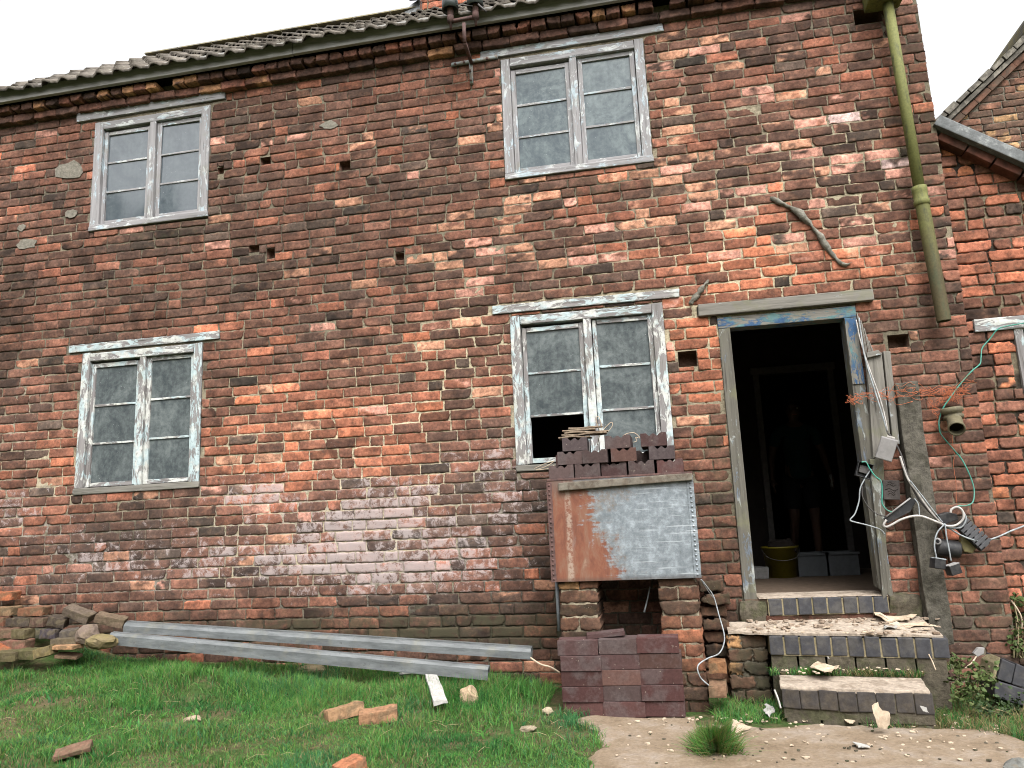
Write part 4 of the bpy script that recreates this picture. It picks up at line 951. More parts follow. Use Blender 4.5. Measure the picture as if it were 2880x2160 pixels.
# ================================================================ water tank on piers
TY=-.50; tl=W(1538,1352,TY); trr=W(1945,1332,TY); bl=W(1554,1636,TY); br_=W(1971,1627,TY)
tx0=(tl.x+bl.x)/2; tx1=(trr.x+br_.x)/2; tz0=(bl.z+br_.z)/2; tz1=(tl.z+trr.z)/2; tw=tx1-tx0; thh=tz1-tz0
tank=thing('water_tank',(tx0,TY,tz0),'rusty galvanised riveted water tank resting on two brick piers below the window','tank')
m=MB(); m.box(0,tw,0,.004,0,thh,.002); m.box(0,.004,.0042,.42,0,thh); m.box(tw-.004,tw,.0042,.42,0,thh); m.box(.0042,tw-.0042,.416,.42,0,thh); m.box(.0042,tw-.0042,.0042,.4158,0,.004)
for v in m.bm.verts: v.co.y+=.006*math.sin(v.co.x*5)*math.sin(v.co.z*4)
m.build('tank_body',M['tank'],tank)
for s_ in(0,1):
    x=0 if s_==0 else tw; m=MB(); m.box(x-.006 if s_==0 else x-.038,x+.030 if s_==0 else x+.006,-.006,-.0005,.0,thh-.01,.002)
    for i in range(21):
        z=.02+i*(thh-.05)/20; m.lathe([(.0,.006),(.006,.005),(.0085,.0)],frame_to((x+(.012 if s_==0 else -.016),-.006,z),(0,-1,0)),8)
    m.build('corner_flange',M['tank'] if s_ else M['rust'],tank)
m=MB(); r0=W(1570,1358,TY-.03)-Vector(tank.location); r1=W(1947,1330,TY-.03)-Vector(tank.location)
m.prism([(r0.x,-.032,r0.z-.052),(r1.x,-.032,r1.z-.046),(r1.x,-.032,r1.z),(r0.x,-.032,r0.z)],1,(0,.030,0),.006).rough(.003,12,4); m.build('rim_strip',mat_simple('dirty_rim',(.125,.11,.088),.85,.4,25,.4,.004,.2,col2=(.065,.045,.032),amt2=.6,sc2=11),tank)
m=MB(); m.box(-.002,tw+.002,-.004,.43,thh-.002,thh+.012,.003); m.build('tank_lid',M['rust'],tank)
LID=tz1+.012
def pier(xa,xb,seed,label,pat):
    z=-.64; B=[];i=0; course=.0865
    rg=np.random.default_rng(seed)
    while z<tz0-.03:
        zz=min(z+course-.011,tz0-.004)
        if pat[i%len(pat)]: B.append((xa,xb,z,zz))
        else: mid=(xa+xb)/2+rg.uniform(-.01,.01); B+=[(xa,mid-.005,z,zz),(mid+.005,xb,z,zz)]
        z+=course;i+=1
    root=thing('brick_pier',((xa+xb)/2,-.27,-.64),label,'brick pier','brick piers under the tank')
    V,Q,C,Mk=bricks(np.array(B),seed,plaincolor(-.05,.22,(.75,.80,.72),sp=.04,mossv=.35),skirt=.40,relief=1.5); V[:,1]+=-.465
    V-=np.array(root.location); 
    x0,x1=xa+.012,xb-.012; c8=np.array([(x,y,z) for z in(-.64,tz0-.012) for y in(-.455,-.07) for x in(x0,x1)])-np.array(root.location)
    Q8=np.array([(0,1,5,4),(1,3,7,5),(3,2,6,7),(2,0,4,6),(4,5,7,6),(0,2,3,1)])
    brickmesh('pier_brickwork',[(V,Q,C,Mk,0),(c8,Q8,np.tile((.20,.17,.12),(8,1)),None,1)],root)
pier(W(1574,1700,-.465).x,W(1684,1700,-.465).x,301,'left brick pier under the rusty side of the tank',[1,0,1,1,0])
pier(W(1856,1700,-.465).x,W(1970,1700,-.465).x,302,'right brick pier under the bare zinc side of the tank',[0,1,0,1])
pl=MB(); pl.tube([W(1566,1632,-.36),W(1569,1700,-.36),W(1573,1775,-.36)],.012,10); o=pl.build('metal_pole',mat_simple('dull_pole',(.14,.15,.16),.6)); tag(o,'thin grey metal pole standing beside the left pier under the tank','pole')
cb=MB(); cb.tube([W(1828,1650,-.3),W(1822,1680,-.3),W(1816,1705,-.3),W(1812,1722,-.3)],lambda t:.004+.003*t,5,sub=4); o=cb.build('frayed_string',M['cableg']); tag(o,'short frayed white string hanging in the dark gap under the tank','string')
# ---------------------------------------------------------------- purple notched blocks
PL,PD,PH=.252,.168,.089
def purple_mesh():
    m=MB(); d=PD/2; pr=[(-d,0),(d,0),(d,PH),(.046,PH),(.026,PH-.024),(.006,PH-.004),(-.006,PH-.004),(-.026,PH-.024),(-.046,PH),(-d,PH)]
    m.prism([(-PL/2,y,z) for y,z in pr],0,(PL,0,0),.0028); return m.mesh('notched_block')
PM=purple_mesh(); PM.materials.append(M['purple'])
PCOL=[(.054,.025,.023),(.064,.031,.028),(.066,.045,.042),(.052,.039,.039),(.080,.044,.036),(.064,.036,.034)]
def block(loc,rz,label,group,tilt=(0,0)):
    o=bpy.data.objects.new('notched_block',PM); COL.objects.link(o); o.location=loc; o.rotation_euler=(tilt[0],tilt[1],rz)
    c=PCOL[rnd.randrange(len(PCOL))]; k=rnd.uniform(.62,1.15); o.color=(c[0]*k,c[1]*k,c[2]*k,1); return tag(o,label,'block',group)
ordn=['leftmost','second from the left','third from the left','fourth from the left','rightmost']
colnm=['left column','middle column','right column']; rownm=['bottom','second from the bottom','middle','fourth from the bottom','top']
for ci,xs in enumerate(((170,155,147,140,100),(570,555,550,540,520),(970,955,945,940,910))):
    for ri,xl in enumerate(xs):
        yb=(1585,1425,1270,1115,960)[ri]-(0,18,35)[ci]
        q=W(1540+xl/3.606,1580+yb/3.606,-.67)
        block((q.x+PL/2,-.67+PD/2+rnd.uniform(-.014,.012),-.607+PH*1.02*ri+.004*ci),rnd.uniform(-.045,.045),f'purple block, {rownm[ri]} of the {colnm[ci]} in the floor stack','purple blocks stacked on the ground')
q=W(1690,1790,-.52); block((q.x+.03,-.50,-.607+PH*1.02*5),.10,'tilted purple block lying behind the top of the middle column','purple blocks stacked on the ground',(.0,-.07)).scale=(.95,.8,.30)
for r,(xs,yb) in enumerate((((540,814,1086,1364,1664),735),((615,890,1167,1562),585),((665,1120,1490),450))):
    for i,xl in enumerate(xs):
        q=W(1400+xl/3.687,1150+(yb-.075*(xl-540))/3.687,-.47)
        n_=len(xs); pos=['leftmost','second','third','fourth','rightmost'][i] if i<n_-1 else 'rightmost'
        block((q.x+PD/2,-.47+PL/2+rnd.uniform(-.008,.012),LID+.001+PH*1.012*r),R(90)+rnd.uniform(-.06,.06),f'purple notched block on the tank, {pos} in the {["bottom","middle","top"][r]} row','purple blocks piled on the tank lid')
for xl,r,lb in((600,0,'left'),(1420,0,'right')):
    q=W(1400+xl/3.687,1150+560/3.687,-.2); 
    for k in(0,1): block((q.x+PD/2,-.205+PL/2,LID+.001+PH*1.012*k),R(90)+.02,f'purple block in the back row on the tank, {lb} side, {"lower" if k==0 else "upper"} one','purple blocks piled on the tank lid')
# bark pieces on the pile
ztop=LID+PH*1.012*3
bk=thing('bark_pile',(W(1640,1250,-.40).x,-.36,ztop),'heap of curled brown bark strips lying on top of the purple blocks','bark')
for x0_,x1_,y_,dz,k in((630,960,365,.004,0),(660,1130,320,.022,1),(690,1150,300,.036,2),(665,1010,275,.052,3),(735,1095,240,.068,4)):
    a=W(1400+x0_/3.687,1240,-.42).x-bk.location.x; b=W(1400+x1_/3.687,1240,-.42).x-bk.location.x; m=MB()
    m.box(a,b,-.075+.01*k,.05-.008*k,dz,dz+.011,.003).rough(.010,11,6,k); m.build('bark_strip',mat_simple('dry_bark',(.19,.145,.105),.95,.45,22,.8,.008,.1,col2=(.08,.055,.038),amt2=.7,sc2=14) if k==0 else M['bark'],bk)
    if k==0: M['bark']=bk.children[0].data.materials[0]
def cablething(name,pts,r,mat,label,cat='cable',Y=None,sub=6,n=6,root=None):
    m=MB(); m.tube([W(p[0],p[1],(p[2] if len(p)>2 else Y)) for p in pts],r*.88,n,sub=sub); o=m.build(name,mat,root)
    if root is None: tag(o,label,cat)
    return o
cablething('bent_cane',[(1680,1252),(1685,1230),(1692,1200),(1684,1172),(1676,1180),(1690,1215),(1700,1205),(1718,1188),(1723,1195),(1712,1212),(1698,1222)],.003,M['pale'],'pale bent cane loops sticking up behind the bark heap','cane',-.30)
cablething('bent_cane',[(1752,1226),(1765,1219),(1785,1218),(1800,1232),(1788,1230),(1791,1240),(1780,1244)],.003,M['pale'],'pale curled cane lying on the right end of the purple pile','cane',-.30)
cablething('bent_cane',[(1503,1318),(1530,1305),(1558,1297),(1535,1312),(1508,1322),(1540,1318),(1560,1308)],.003,M['pale'],'pale canes poking out of the missing window pane','cane',-.10)
# ================================================================ zinc troughs by the wall
def trough(name,p0,p1,prof,label,seed):
    d=(p1-p0); L=d.length; x=d.normalized(); y=Vector((0,1,0)); y=(y-x*y.dot(x)).normalized(); z=x.cross(y)
    mt=Matrix((x,y,z)).transposed().to_4x4(); mt.translation=p0
    root=bpy.data.objects.new(name,None); m=MB(); t=.004; n=len(prof); inn=[(a*.93+.004,b-.006 if b>.02 else b) for a,b in prof]
    poly=prof+inn[::-1]
    m.prism([(0,a,b) for a,b in poly],0,(L,0,0)); o=link(name,m.mesh(name),None,M['gutter']); o.matrix_world=mt; return tag(o,label,'gutter','lengths of old gutter lying by the wall')
PR=[(0,.004),(.0,.050),(.014,.070),(.030,.075),(.030,.082),(.070,.082),(.070,.004)]
trough('gutter_length',W(340,1795,-.36),W(1505,1868,-.34),[(0,-.0),(.0,.072),(.016,.088),(.07,.088),(.07,0)],'lower grey gutter length half sunk in the grass',2) if 0 else None
trough('gutter_length',W(345,1780,-.30),W(1492,1857,-.34),PR,'upper long grey metal gutter length lying against the wall foot',1)
trough('gutter_length',W(306,1797,-.39),W(1372,1896,-.43),[(0,-.040),(.0,.026),(.014,.044),(.05,.048),(.05,0)],'lower grey gutter length half sunk in the grass under another',2)
cablething('twig',[(1492,1850,-.36),(1520,1868,-.38),(1548,1876,-.40),(1575,1892,-.42)],.007,M['pale'],'crooked pale twig at the right end of the gutter lengths','twig')
# ================================================================ loose bricks and stones
def brick_me(L,D,H,seed,amp=.006):
    m=MB(); m.box(-L/2,L/2,-D/2,D/2,-H/2,H/2); bmesh.ops.subdivide_edges(m.bm,edges=m.bm.edges[:],cuts=5,use_grid_fill=True)
    for v in m.bm.verts:
        c=v.co; ex=sum(abs(abs(c[i])-(L,D,H)[i]/2)<1e-5 for i in range(3))
        if ex>=2: c*= .975
        q=c*17+Vector((seed*3.3,seed,seed*7.7)); c+=mnoise.noise_vector(q)*amp; c+=mnoise.noise_vector(q*3)*amp*.3
    me=m.mesh('loose_brick'); me.materials.append(M['loose']); return me
BM=[brick_me(.225,.105,.068,1),brick_me(.222,.104,.07,2),brick_me(.13,.105,.07,3,.008),brick_me(.225,.11,.032,4,.005)]
def lbrick(px,py,Y,kind,rot,col,label,cat='brick',onground=False,dz=0.,name='loose_brick',group=None,k=1.):
    o=bpy.data.objects.new(name,BM[kind]); COL.objects.link(o)
    p=hit(px,py) if onground else W(px,py,Y)
    o.location=p+Vector((0,0,dz)); o.rotation_euler=tuple(R(a) for a in rot); o.color=(*col,1); o.scale=(k,k,k); return tag(o,label,cat,group)
OR=(.25,.085,.042); TN=(.15,.095,.055); DK=(.05,.039,.031); RD=(.11,.05,.032); MO=(.075,.062,.032); PU=(.046,.038,.042); PALE=(.29,.165,.09)
GP='bricks tumbled in the rubble heap'
rub=[(12,1676,-.10,0,(0,0,4),OR,'bright orange brick topmost at the left edge of the rubble heap'),
(18,1718,-.16,0,(0,0,-6),TN,'tan brick just below the bright orange one in the rubble'),
(97,1719,-.16,0,(0,0,5),(.140,.067,.039),'red tan brick lying level near the top of the rubble heap'),
(5,1747,-.22,2,(0,0,0),RD,'dark red half brick at the left picture edge in the rubble'),
(62,1748,-.20,0,(0,0,0),DK,'dark brick under the red tan one in the rubble'),
(116,1749,-.19,2,(0,0,0),(.073,.045,.034),'dark half brick at the right end of the second rubble row'),
(165,1747,-.24,2,(8,14,20),DK,'broken dark brick tucked under the tilted brick'),
(222,1726,-.22,0,(14,22,10),(.095,.073,.056),'tilted dark brick with a pitted tan top in the rubble'),
(312,1743,-.24,0,(10,16,24),(.112,.081,.056),'tan brick sloping against the end of the gutters'),
(12,1781,-.30,0,(0,0,12),(.106,.062,.042),'brown brick third down at the left picture edge'),
(66,1782,-.34,2,(0,0,-4),MO,'yellowish brick end-on at the heap front'),
(109,1780,-.24,2,(0,0,0),(.045,.045,.031),'mossy green dark brick behind the purple grey one'),
(146,1781,-.27,2,(0,0,4),PU,'purple grey brick end in the middle of the rubble'),
(197,1783,-.30,2,(6,-8,32),(.067,.056,.048),'grey slanted brick beside the round stone'),
(48,1812,-.38,0,(0,0,2),(.134,.067,.048),'reddish brick under the yellowish brick end'),
(6,1826,-.44,2,(0,24,30),OR,'small orange brick piece tipped at the left picture edge'),
(190,1806,-.36,0,(0,0,3),(.084,.067,.045),'mossy brick low behind the thin pale one'),
(185,1819,-.42,3,(0,0,-1),PALE,'thin pale orange brick lying at the foot of the rubble'),
(18,1844,-.50,0,(5,0,6),MO,'mossy brick half buried at the lowest left of the heap'),
(85,1838,-.46,0,(4,0,-3),(.067,.062,.028),'mossy brick half buried in grass at the heap foot'),
(128,1832,-.46,2,(0,-14,10),(.123,.095,.045),'yellow mossy brick piece beside the thin pale brick')]
for i,(px,py,Y,k,rot,col,lb) in enumerate(rub): lbrick(px,py,Y,k,rot,col,lb,group=GP,k=.96)
lbrick(192,1856,0,3,(10,6,12),(.185,.118,.078),'flat brown brick flake lying in grass below the rubble',onground=True,dz=.03,k=.75)
lbrick(968,2016,0,0,(-8,-6,40),(.235,.140,.078),'left of two pale orange bricks lying together in the grass',onground=True,dz=.028,group='pale bricks lying in the grass')
lbrick(1064,2026,0,0,(4,-4,20),(.235,.129,.073),'right of two pale orange bricks lying together in the grass',onground=True,dz=.028,group='pale bricks lying in the grass')
lbrick(985,2178,0,2,(0,-12,60),(.258,.106,.056),'orange brick corner poking up at the bottom picture edge',onground=True,dz=.03)
lbrick(205,2132,0,3,(16,-10,30),(.123,.073,.050),'brown broken brick slab lying in grass at bottom left',onground=True,dz=.04,k=.8)
lbrick(2018,1872,-.42,2,(0,0,86),(.168,.084,.042),'small orange brick, upper of two beside the step block',group='bricks stacked beside the steps')
lbrick(2020,1935,-.50,0,(0,0,84),(.151,.090,.056),'dusty brick, lower of two beside the step block',group='bricks stacked beside the steps',k=1.)
# bricks need a bed: earth mound under the heap is part of the ground
def rock(px,py,dims,seed,col,label,Y=None,rot=(0,0,0),dz=0,cat='stone',amp=.25,cuts=3):
    bm=bmesh.new(); bmesh.ops.create_icosphere(bm,subdivisions=cuts,radius=1)
    for v in bm.verts:
        q=v.co*1.3+Vector((seed*2.7,seed*5.1,seed)); v.co+=mnoise.noise_vector(q)*amp*1.2+mnoise.noise_vector(q*3.)*amp*.35
        v.co=Vector((v.co.x*dims[0],v.co.y*dims[1],v.co.z*dims[2]))
    me=bpy.data.meshes.new('stone'); bm.to_mesh(me); bm.free(); me.materials.append(M['rock'])
    o=bpy.data.objects.new('stone',me); COL.objects.link(o); o.location=(hit(px,py) if Y is None else W(px,py,Y))+Vector((0,0,dz)); o.rotation_euler=tuple(R(a) for a in rot); o.color=(*col,1); return tag(o,label,cat)
rock(247,1785,(.085,.07,.075),1,(.134,.101,.081),'round pink and grey stone in the rubble beside the gutter ends',-.36)
rock(283,1803,(.11,.08,.055),2,(.140,.112,.056),'mossy tan stone in front of the gutter ends',-.48)
rock(1318,1980,(.065,.05,.062),3,(.325,.241,.157),'cream two-lobed stone lying in the grass',dz=.045)
rock(1354,1922,(.042,.035,.036),4,(.202,.185,.162),'rounded grey stone behind the cream stone',dz=.025)
rock(1280,1905,(.032,.03,.022),5,(.280,.230,.174),'small pale pebble near the gutter ends',dz=.035)
rock(1540,2010,(.035,.03,.022),6,(.291,.241,.168),'small cream pebble beside the purple floor stack',dz=.02)
rock(875,1888,(.11,.06,.03),7,(.190,.157,.095),'flat mossy stone sunk in grass in front of the gutters',dz=.015)
rock(540,2030,(.05,.04,.02),8,(.269,.207,.151),'small pinkish stone sunk in the middle of the lawn',dz=.015)
rock(1485,2055,(.05,.04,.016),9,(.224,.185,.134),'flat pale stone near the grass edge by the path',dz=.01)
rock(2872,2168,(.07,.06,.05),10,(.134,.134,.123),'grey stone at the bottom right picture corner',dz=.0)
m=MB(); p0,p1=hit(1208,1925)+Vector((0,0,.10)),hit(1240,2012)+Vector((0,0,.075)); d=(p1-p0).normalized()
m.box(0,(p1-p0).length,-.012,.012,-.04,.04,.003,mat=frame_to(p0,d)@Matrix.Rotation(R(-90),4,'Y')).rough(.012,18,5); o=m.build('splintered_board',M['white']); tag(o,'short white splintered board lying in the grass','board')
m=MB(); p0,p1=hit(1125,1915)+Vector((0,0,.045)),hit(1222,1922)+Vector((0,0,.06)); m.tube([p0,p0.lerp(p1,.5)+Vector((0,0,.01)),p1],.011,5,sub=3).rough(.003,30); o=m.build('white_batten',M['white']); tag(o,'thin white batten in the grass touching the splintered board','batten')
# ================================================================ paper, flakes and chips
def flake(pts,label,mat,Y=None,lift=.012,name='plaster_flake',cat='flake',curl=.02,zc=None):
    P=[(W(*p,Y) if Y is not None else (Gz(*p,zc) if zc is not None else hit(*p))) for p in pts]
    rr=random.Random(int(pts[0][0])*7+int(pts[0][1])); P2=[]
    for q0,q1 in zip(P,P[1:]+P[:1]):
        L=(q1-q0).length; P2.append(q0)
        for t in(.28,.55,.8): P2.append(q0.lerp(q1,t+rr.uniform(-.08,.08))+(Vector((rr.uniform(-1,1),0,rr.uniform(-1,1))) if Y is not None else Vector((rr.uniform(-1,1),rr.uniform(-1,1),0)))*L*.10)
    P=P2; c=sum(P,Vector())/len(P); m=MB(); up=Vector((0,-.004,0)) if Y is not None else Vector((0,0,.005))
    m.prism([p-c for p in P],2,up); bmesh.ops.triangulate(m.bm,faces=m.bm.faces[:]); bmesh.ops.subdivide_edges(m.bm,edges=m.bm.edges[:],cuts=2)
    for v in m.bm.verts: v.co+=Vector((0,0,1 if Y is None else 0))*(mnoise.noise(v.co*14+c)*curl+curl*.4)+Vector((0,-1 if Y is not None else 0,0))*mnoise.noise(v.co*14+c)*curl
    me=m.mesh(name); o=link(name,me,None,mat); o.location=c+Vector((0,0,lift)); return tag(o,label,cat)
flake([(2452,1985),(2470,1975),(2476,1998),(2500,2002),(2504,2020),(2495,2052),(2470,2046),(2462,2022)],'upright cream paper scrap leaning in grass before the bottom step',M['pale'],Y=-.98,lift=0,name='paper_scrap',cat='paper')
flake([(2282,1890),(2300,1872),(2330,1876),(2362,1884),(2340,1898)],'cream flake lying on the grassy landing between the steps',M['pale'],zc=LZ+.025,curl=.02)
flake([(2322,1843),(2335,1836),(2354,1840),(2350,1850),(2330,1852)],'crumpled white scrap at the foot of the upper step',M['white'],Y=-.36,lift=0,name='paper_scrap',cat='paper',curl=.03)
flake([(2440,1745),(2490,1726),(2560,1732),(2590,1740),(2560,1758),(2470,1756)],'large peeled plaster sheet on the upper step near the right jamb',M['pale'],zc=-.165,curl=.06)
flake([(2450,1765),(2520,1752),(2600,1762),(2640,1774),(2560,1776)],'second peeled plaster sheet lying on the right of the upper step',M['pale'],zc=-.185,curl=.03)
flake([(2484,1768),(2515,1764),(2520,1776),(2490,1778)],'white scrap in front of the peeled plaster sheets',M['white'],zc=-.18,name='paper_scrap',cat='paper')
flake([(2152,2005),(2175,2002),(2182,2020),(2165,2030),(2150,2020)],'folded pale flake at the left foot of the bottom step',M['white'],lift=.02,curl=.03)
flake([(2218,2015),(2235,2008),(2246,2022),(2230,2028)],'pale flake touching the front of the bottom step',M['pale'],lift=.02)
flake([(2586,1985),(2606,1990),(2612,2005),(2596,2000)],'white torn scrap at the right foot of the bottom step',M['white'],Y=-1.0,lift=0,name='paper_scrap',cat='paper')
flake([(2375,2035),(2410,2025),(2420,2035),(2400,2052),(2385,2048)],'broad cream flake at the edge of the grass before the bottom step',M['pale'],lift=.02)
flake([(2020,2055),(2070,2040),(2115,2058),(2080,2072),(2040,2070)],'largest thin plaster flake lying on the path behind the tuft',M['pale'],lift=.016,curl=.01)
flake([(2400,2105),(2440,2110),(2448,2116),(2415,2117)],'slim white flake lying alone on the open path',M['white'],lift=.018,curl=.012)
ch=MB()
for k in range(260):
    r=rnd.random()
    if r<.62: p=hit(rnd.uniform(1730,2860),2025+rnd.random()**1.6*130)
    elif r<.82: p=Gz(rnd.uniform(2060,2640),rnd.uniform(1752,1788),Z2+.022)
    elif r<.91: p=Gz(rnd.uniform(2190,2600),rnd.uniform(1882,1902),LZ+.02)
    else: p=hit(rnd.uniform(2080,2720),rnd.uniform(1990,2050))
    s_=rnd.uniform(.004,.014)*(1.6 if rnd.random()<.12 else 1); a=rnd.uniform(0,6.28)
    pts=[p+Vector((math.cos(a+t*1.26)*s_*rnd.uniform(.6,1.3),math.sin(a+t*1.26)*s_*rnd.uniform(.6,1.3),.012+rnd.uniform(0,.004))) for t in range(5)]
    ch.prism(pts,2,(0,0,rnd.uniform(.002,.007)))
o=ch.build('plaster_chips',M['pale']); tag(o,'scatter of small pale plaster chips over the path and steps','debris',kind='stuff')
ch=MB()
for k in range(50):
    p=hit(rnd.uniform(1760,2860),rnd.uniform(2030,2158)); s_=rnd.uniform(.004,.011); a=rnd.uniform(0,6.28)
    ch.prism([p+Vector((math.cos(a+t*1.26)*s_*rnd.uniform(.5,1.4),math.sin(a+t*1.26)*s_*rnd.uniform(.5,1.4),.012)) for t in range(5)],2,(0,0,.006))
o=ch.build('dark_grit',M['mossblock']); tag(o,'dark grit and brick crumbs strewn over the path','debris',kind='stuff')
ch=MB()
for k in range(150):
    if rnd.random()<.7: p=Vector((rnd.uniform(.50,1.66),-.05-abs(rnd.gauss(0,.10)),Z2+.045))
    else: p=Gz(rnd.uniform(2400,2650),rnd.uniform(1755,1785),Z2+.025)
    p.z=Z2+.018+.045*max(0,1-(-.03-p.y)/.26); s_=rnd.uniform(.006,.022); a=rnd.uniform(0,6.28)
    ch.prism([p+Vector((math.cos(a+t*1.26)*s_*rnd.uniform(.5,1.4),math.sin(a+t*1.26)*s_*rnd.uniform(.5,1.4),rnd.uniform(-.003,.003))) for t in range(5)],2,(rnd.uniform(-.004,.004),0,rnd.uniform(.004,.014)))
bmesh.ops.triangulate(ch.bm,faces=ch.bm.faces[:])
o=ch.build('step_rubble',mat_simple('mixed_rubble',(.27,.21,.16),.95,.4,40,.5,.006,.1,col2=(.11,.075,.05),amt2=.8,sc2=16)); tag(o,'crumbled mortar and plaster rubble along the back of the upper step','rubble',kind='stuff')
# ================================================================ wires and fittings by the door
cablething('cable_pair',[(2416,894,-.05),(2422,940,-.06),(2429,989,-.07),(2443,1043,-.09),(2463,1107,-.10),(2481,1165,-.11),(2496,1216,-.12)],.0055,M['cableg'],'grey white cable running down the cover board to the grey box')
cablething('cable_pair',[(2408,900,-.05),(2418,950,-.06),(2433,1000,-.07),(2449,1048,-.09),(2468,1100,-.10),(2486,1160,-.11),(2497,1214,-.125)],.005,M['cablew'],'white cable twisted beside the grey one above the grey box')
bx=thing('junction_box',W(2493,1262,-.12),'grey plastic junction box hanging tilted by its cables beside the door','junction box',rot=(R(8),R(22),R(-12)))
m=MB(); m.box(-.052,.052,-.045,.0,-.075,.075,.006); m.build('box_body',M['greyplastic'],bx)
m=MB(); m.box(-.050,.050,-.054,-.0455,-.072,.072,.005); m.build('box_cover',M['greyplastic'],bx)
m=MB(); m.box(-.02,.03,-.03,.01,.0755,.088,.004); m.build('box_gland',M['cablew'],bx)
cablething('thick_cable',[(2531,1283),(2542,1318),(2555,1350),(2580,1386),(2616,1437),(2649,1473)],.008,M['cablew'],'thick white cable from the grey box down to the broken lamp',Y=-.15)
cablething('dark_cable',[(2497,1217),(2515,1240),(2529,1267),(2540,1296),(2557,1350),(2588,1410),(2645,1470)],.007,M['cabled'],'dark sheathed cable passing behind the thick white one',Y=-.135)
cablething('thin_cable',[(2560,1352),(2590,1390),(2622,1432),(2652,1470)],.004,M['cableg'],'thin grey cable beside the dark sheathed one',Y=-.16)
cablething('looped_cable',[(2493,1462),(2485,1477),(2497,1481),(2533,1462),(2566,1452),(2595,1453),(2642,1471),(2663,1479),(2689,1477),(2709,1459),(2707,1437),(2692,1426),(2676,1433),(2674,1442)],.0085,M['cablew'],'cream cable looping round the broken lamp and ending at the black plate',Y=-.19)
cablething('looped_cable',[(2652,1474),(2672,1484),(2700,1484),(2714,1470),(2716,1452),(2704,1432)],.006,M['cableg'],'grey cable coil just inside the cream loop on the lamp',Y=-.17)
cablething('long_cable',[(2663,1480,-.17),(2696,1502,-.16),(2732,1517,-.14),(2765,1521,-.12),(2804,1511,-.08),(2844,1493,-.02),(2880,1479,.03),(2960,1440,.08)],.0065,M['cableg'],'pale grey cable swinging right from the lamp across the lean-to wall')
cablething('loose_cable',[(2450,1319),(2432,1347),(2419,1375),(2416,1408),(2405,1444),(2391,1462),(2403,1468),(2439,1477),(2475,1489),(2488,1502)],.0052,M['cableg'],'pale blue grey cable hanging bent across the doorway edge',Y=-.13)
cablething('loose_cable',[(2425,1368),(2426,1397),(2443,1426),(2468,1446),(2493,1453)],.004,M['cabled'],'thin dark wire curving from the black socket box to the plate',Y=-.11)
cablething('green_wire',[(2423,1300),(2436,1300),(2446,1318),(2461,1339),(2478,1354),(2481,1386),(2481,1415),(2493,1433),(2508,1440)],.0048,M['cablegreen'],'short green earth wire from the black socket box',Y=-.14)
cablething('green_wire',[(2900,907,.08),(2880,909,.08),(2828,918,.08),(2804,928,.08),(2785,952,.09),(2763,978,.08),(2759,1005,.06),(2756,1024,.04),(2736,1041,-.02),(2705,1075,-.03),(2669,1123,-.05),(2652,1149,-.05),(2642,1178,-.05),(2641,1198,-.05),(2647,1222,-.04),(2681,1263,-.04),(2703,1289,-.04),(2719,1318,-.05),(2734,1354,-.05),(2740,1383,-.06),(2736,1412,-.08),(2718,1422,-.10),(2694,1423,-.12)],.0048,M['cablegreen'],'long green wire trailing from the lean-to lintel past the outlet pipe')
cablething('hanging_wire',[(2658,1473),(2636,1498),(2628,1531),(2634,1570)],.0052,M['cableg'],'left grey wire hanging from the lamp with a black connector',Y=-.20)
cablething('hanging_wire',[(2658,1473),(2662,1509),(2669,1545),(2675,1578)],.0052,M['cableg'],'right grey wire hanging from the lamp with a black connector',Y=-.20)
def connector(px,py,rz,label,slab):
    c=thing('connector_block',W(px,py,-.20),label,'connector','connectors hanging from the lamp wires',rot=(0,R(rz),R(15)))
    m=MB(); m.box(-.036,.036,-.03,.03,-.034,.026,.004); m.build('connector_body',M['black'],c)
    m=MB(); m.box(-.036,.036,-.033,-.010,.0262,.033,.002); m.box(-.036,.036,.0,.02,.0262,.033,.002); m.build('connector_lip',M['greyplastic'] if slab else M['cableg'],c)
connector(2637,1584,12,'left black connector block hanging under the broken lamp',0)
connector(2680,1600,-14,'right black connector block hanging under the broken lamp',1)
sk_=thing('socket_box',W(2428,1323,-.10),'open black metal socket box hanging on the door jamb','socket box',rot=(0,R(20),0))
m=MB(); m.box(-.045,.045,.0,.006,-.05,.05); m.box(-.048,.048,-.04,.0,.046,.05,.001); m.box(-.048,.048,-.04,.0,-.05,-.046,.001); m.box(-.048,-.044,-.04,.0,-.0455,.0455,.001); m.box(.044,.048,-.04,.0,-.0455,.0455,.001); m.build('box_shell',M['black'],sk_)
m=MB(); m.box(-.03,.03,-.02,-.001,-.02,.03,.004); m.build('terminal_block',M['cabled'],sk_)
ck=thing('cracked_plate',W(2506,1378,-.05),'cracked dark plate fixed to the bricks under the cover boards','plate',rot=(0,R(4),0))
m=MB(); m.box(-.052,.052,-.012,.0,-.064,.064,.003); m.build('plate',mat_simple('cracked_dark_slab',(.045,.038,.035),.9,.5,12,.9,.01),ck)
m=MB()
for z,l in((.03,.06),(.0,.08),(-.03,.05),(.045,.04),(-.015,.05)): m.tube([(-l/2,-.0125,z),(-l/6,-.0125,z+.01),(l/5,-.0125,z-.006),(l/2,-.0125,z+.005)],.002,4)
m.build('crack_lines',M['hole'],ck)
arm=thing('bracket_plate',W(2528,1452,-.12),'black triangular bracket plate leaning behind the cream cable','bracket')
def loc_poly(root,pts,Y): return [W(*p,Y)-root.location for p in pts]
m=MB(); m.prism(loc_poly(arm,[(2486,1458),(2562,1400),(2578,1408),(2560,1440),(2497,1472)],-.12),1,(0,.02,0),.003); m.build('plate',M['black'],arm)
m=MB(); m.tube(loc_poly(arm,[(2493,1453),(2530,1424),(2560,1401)],-.135),.006,6); m.build('plate_edge',M['greyplastic'],arm)
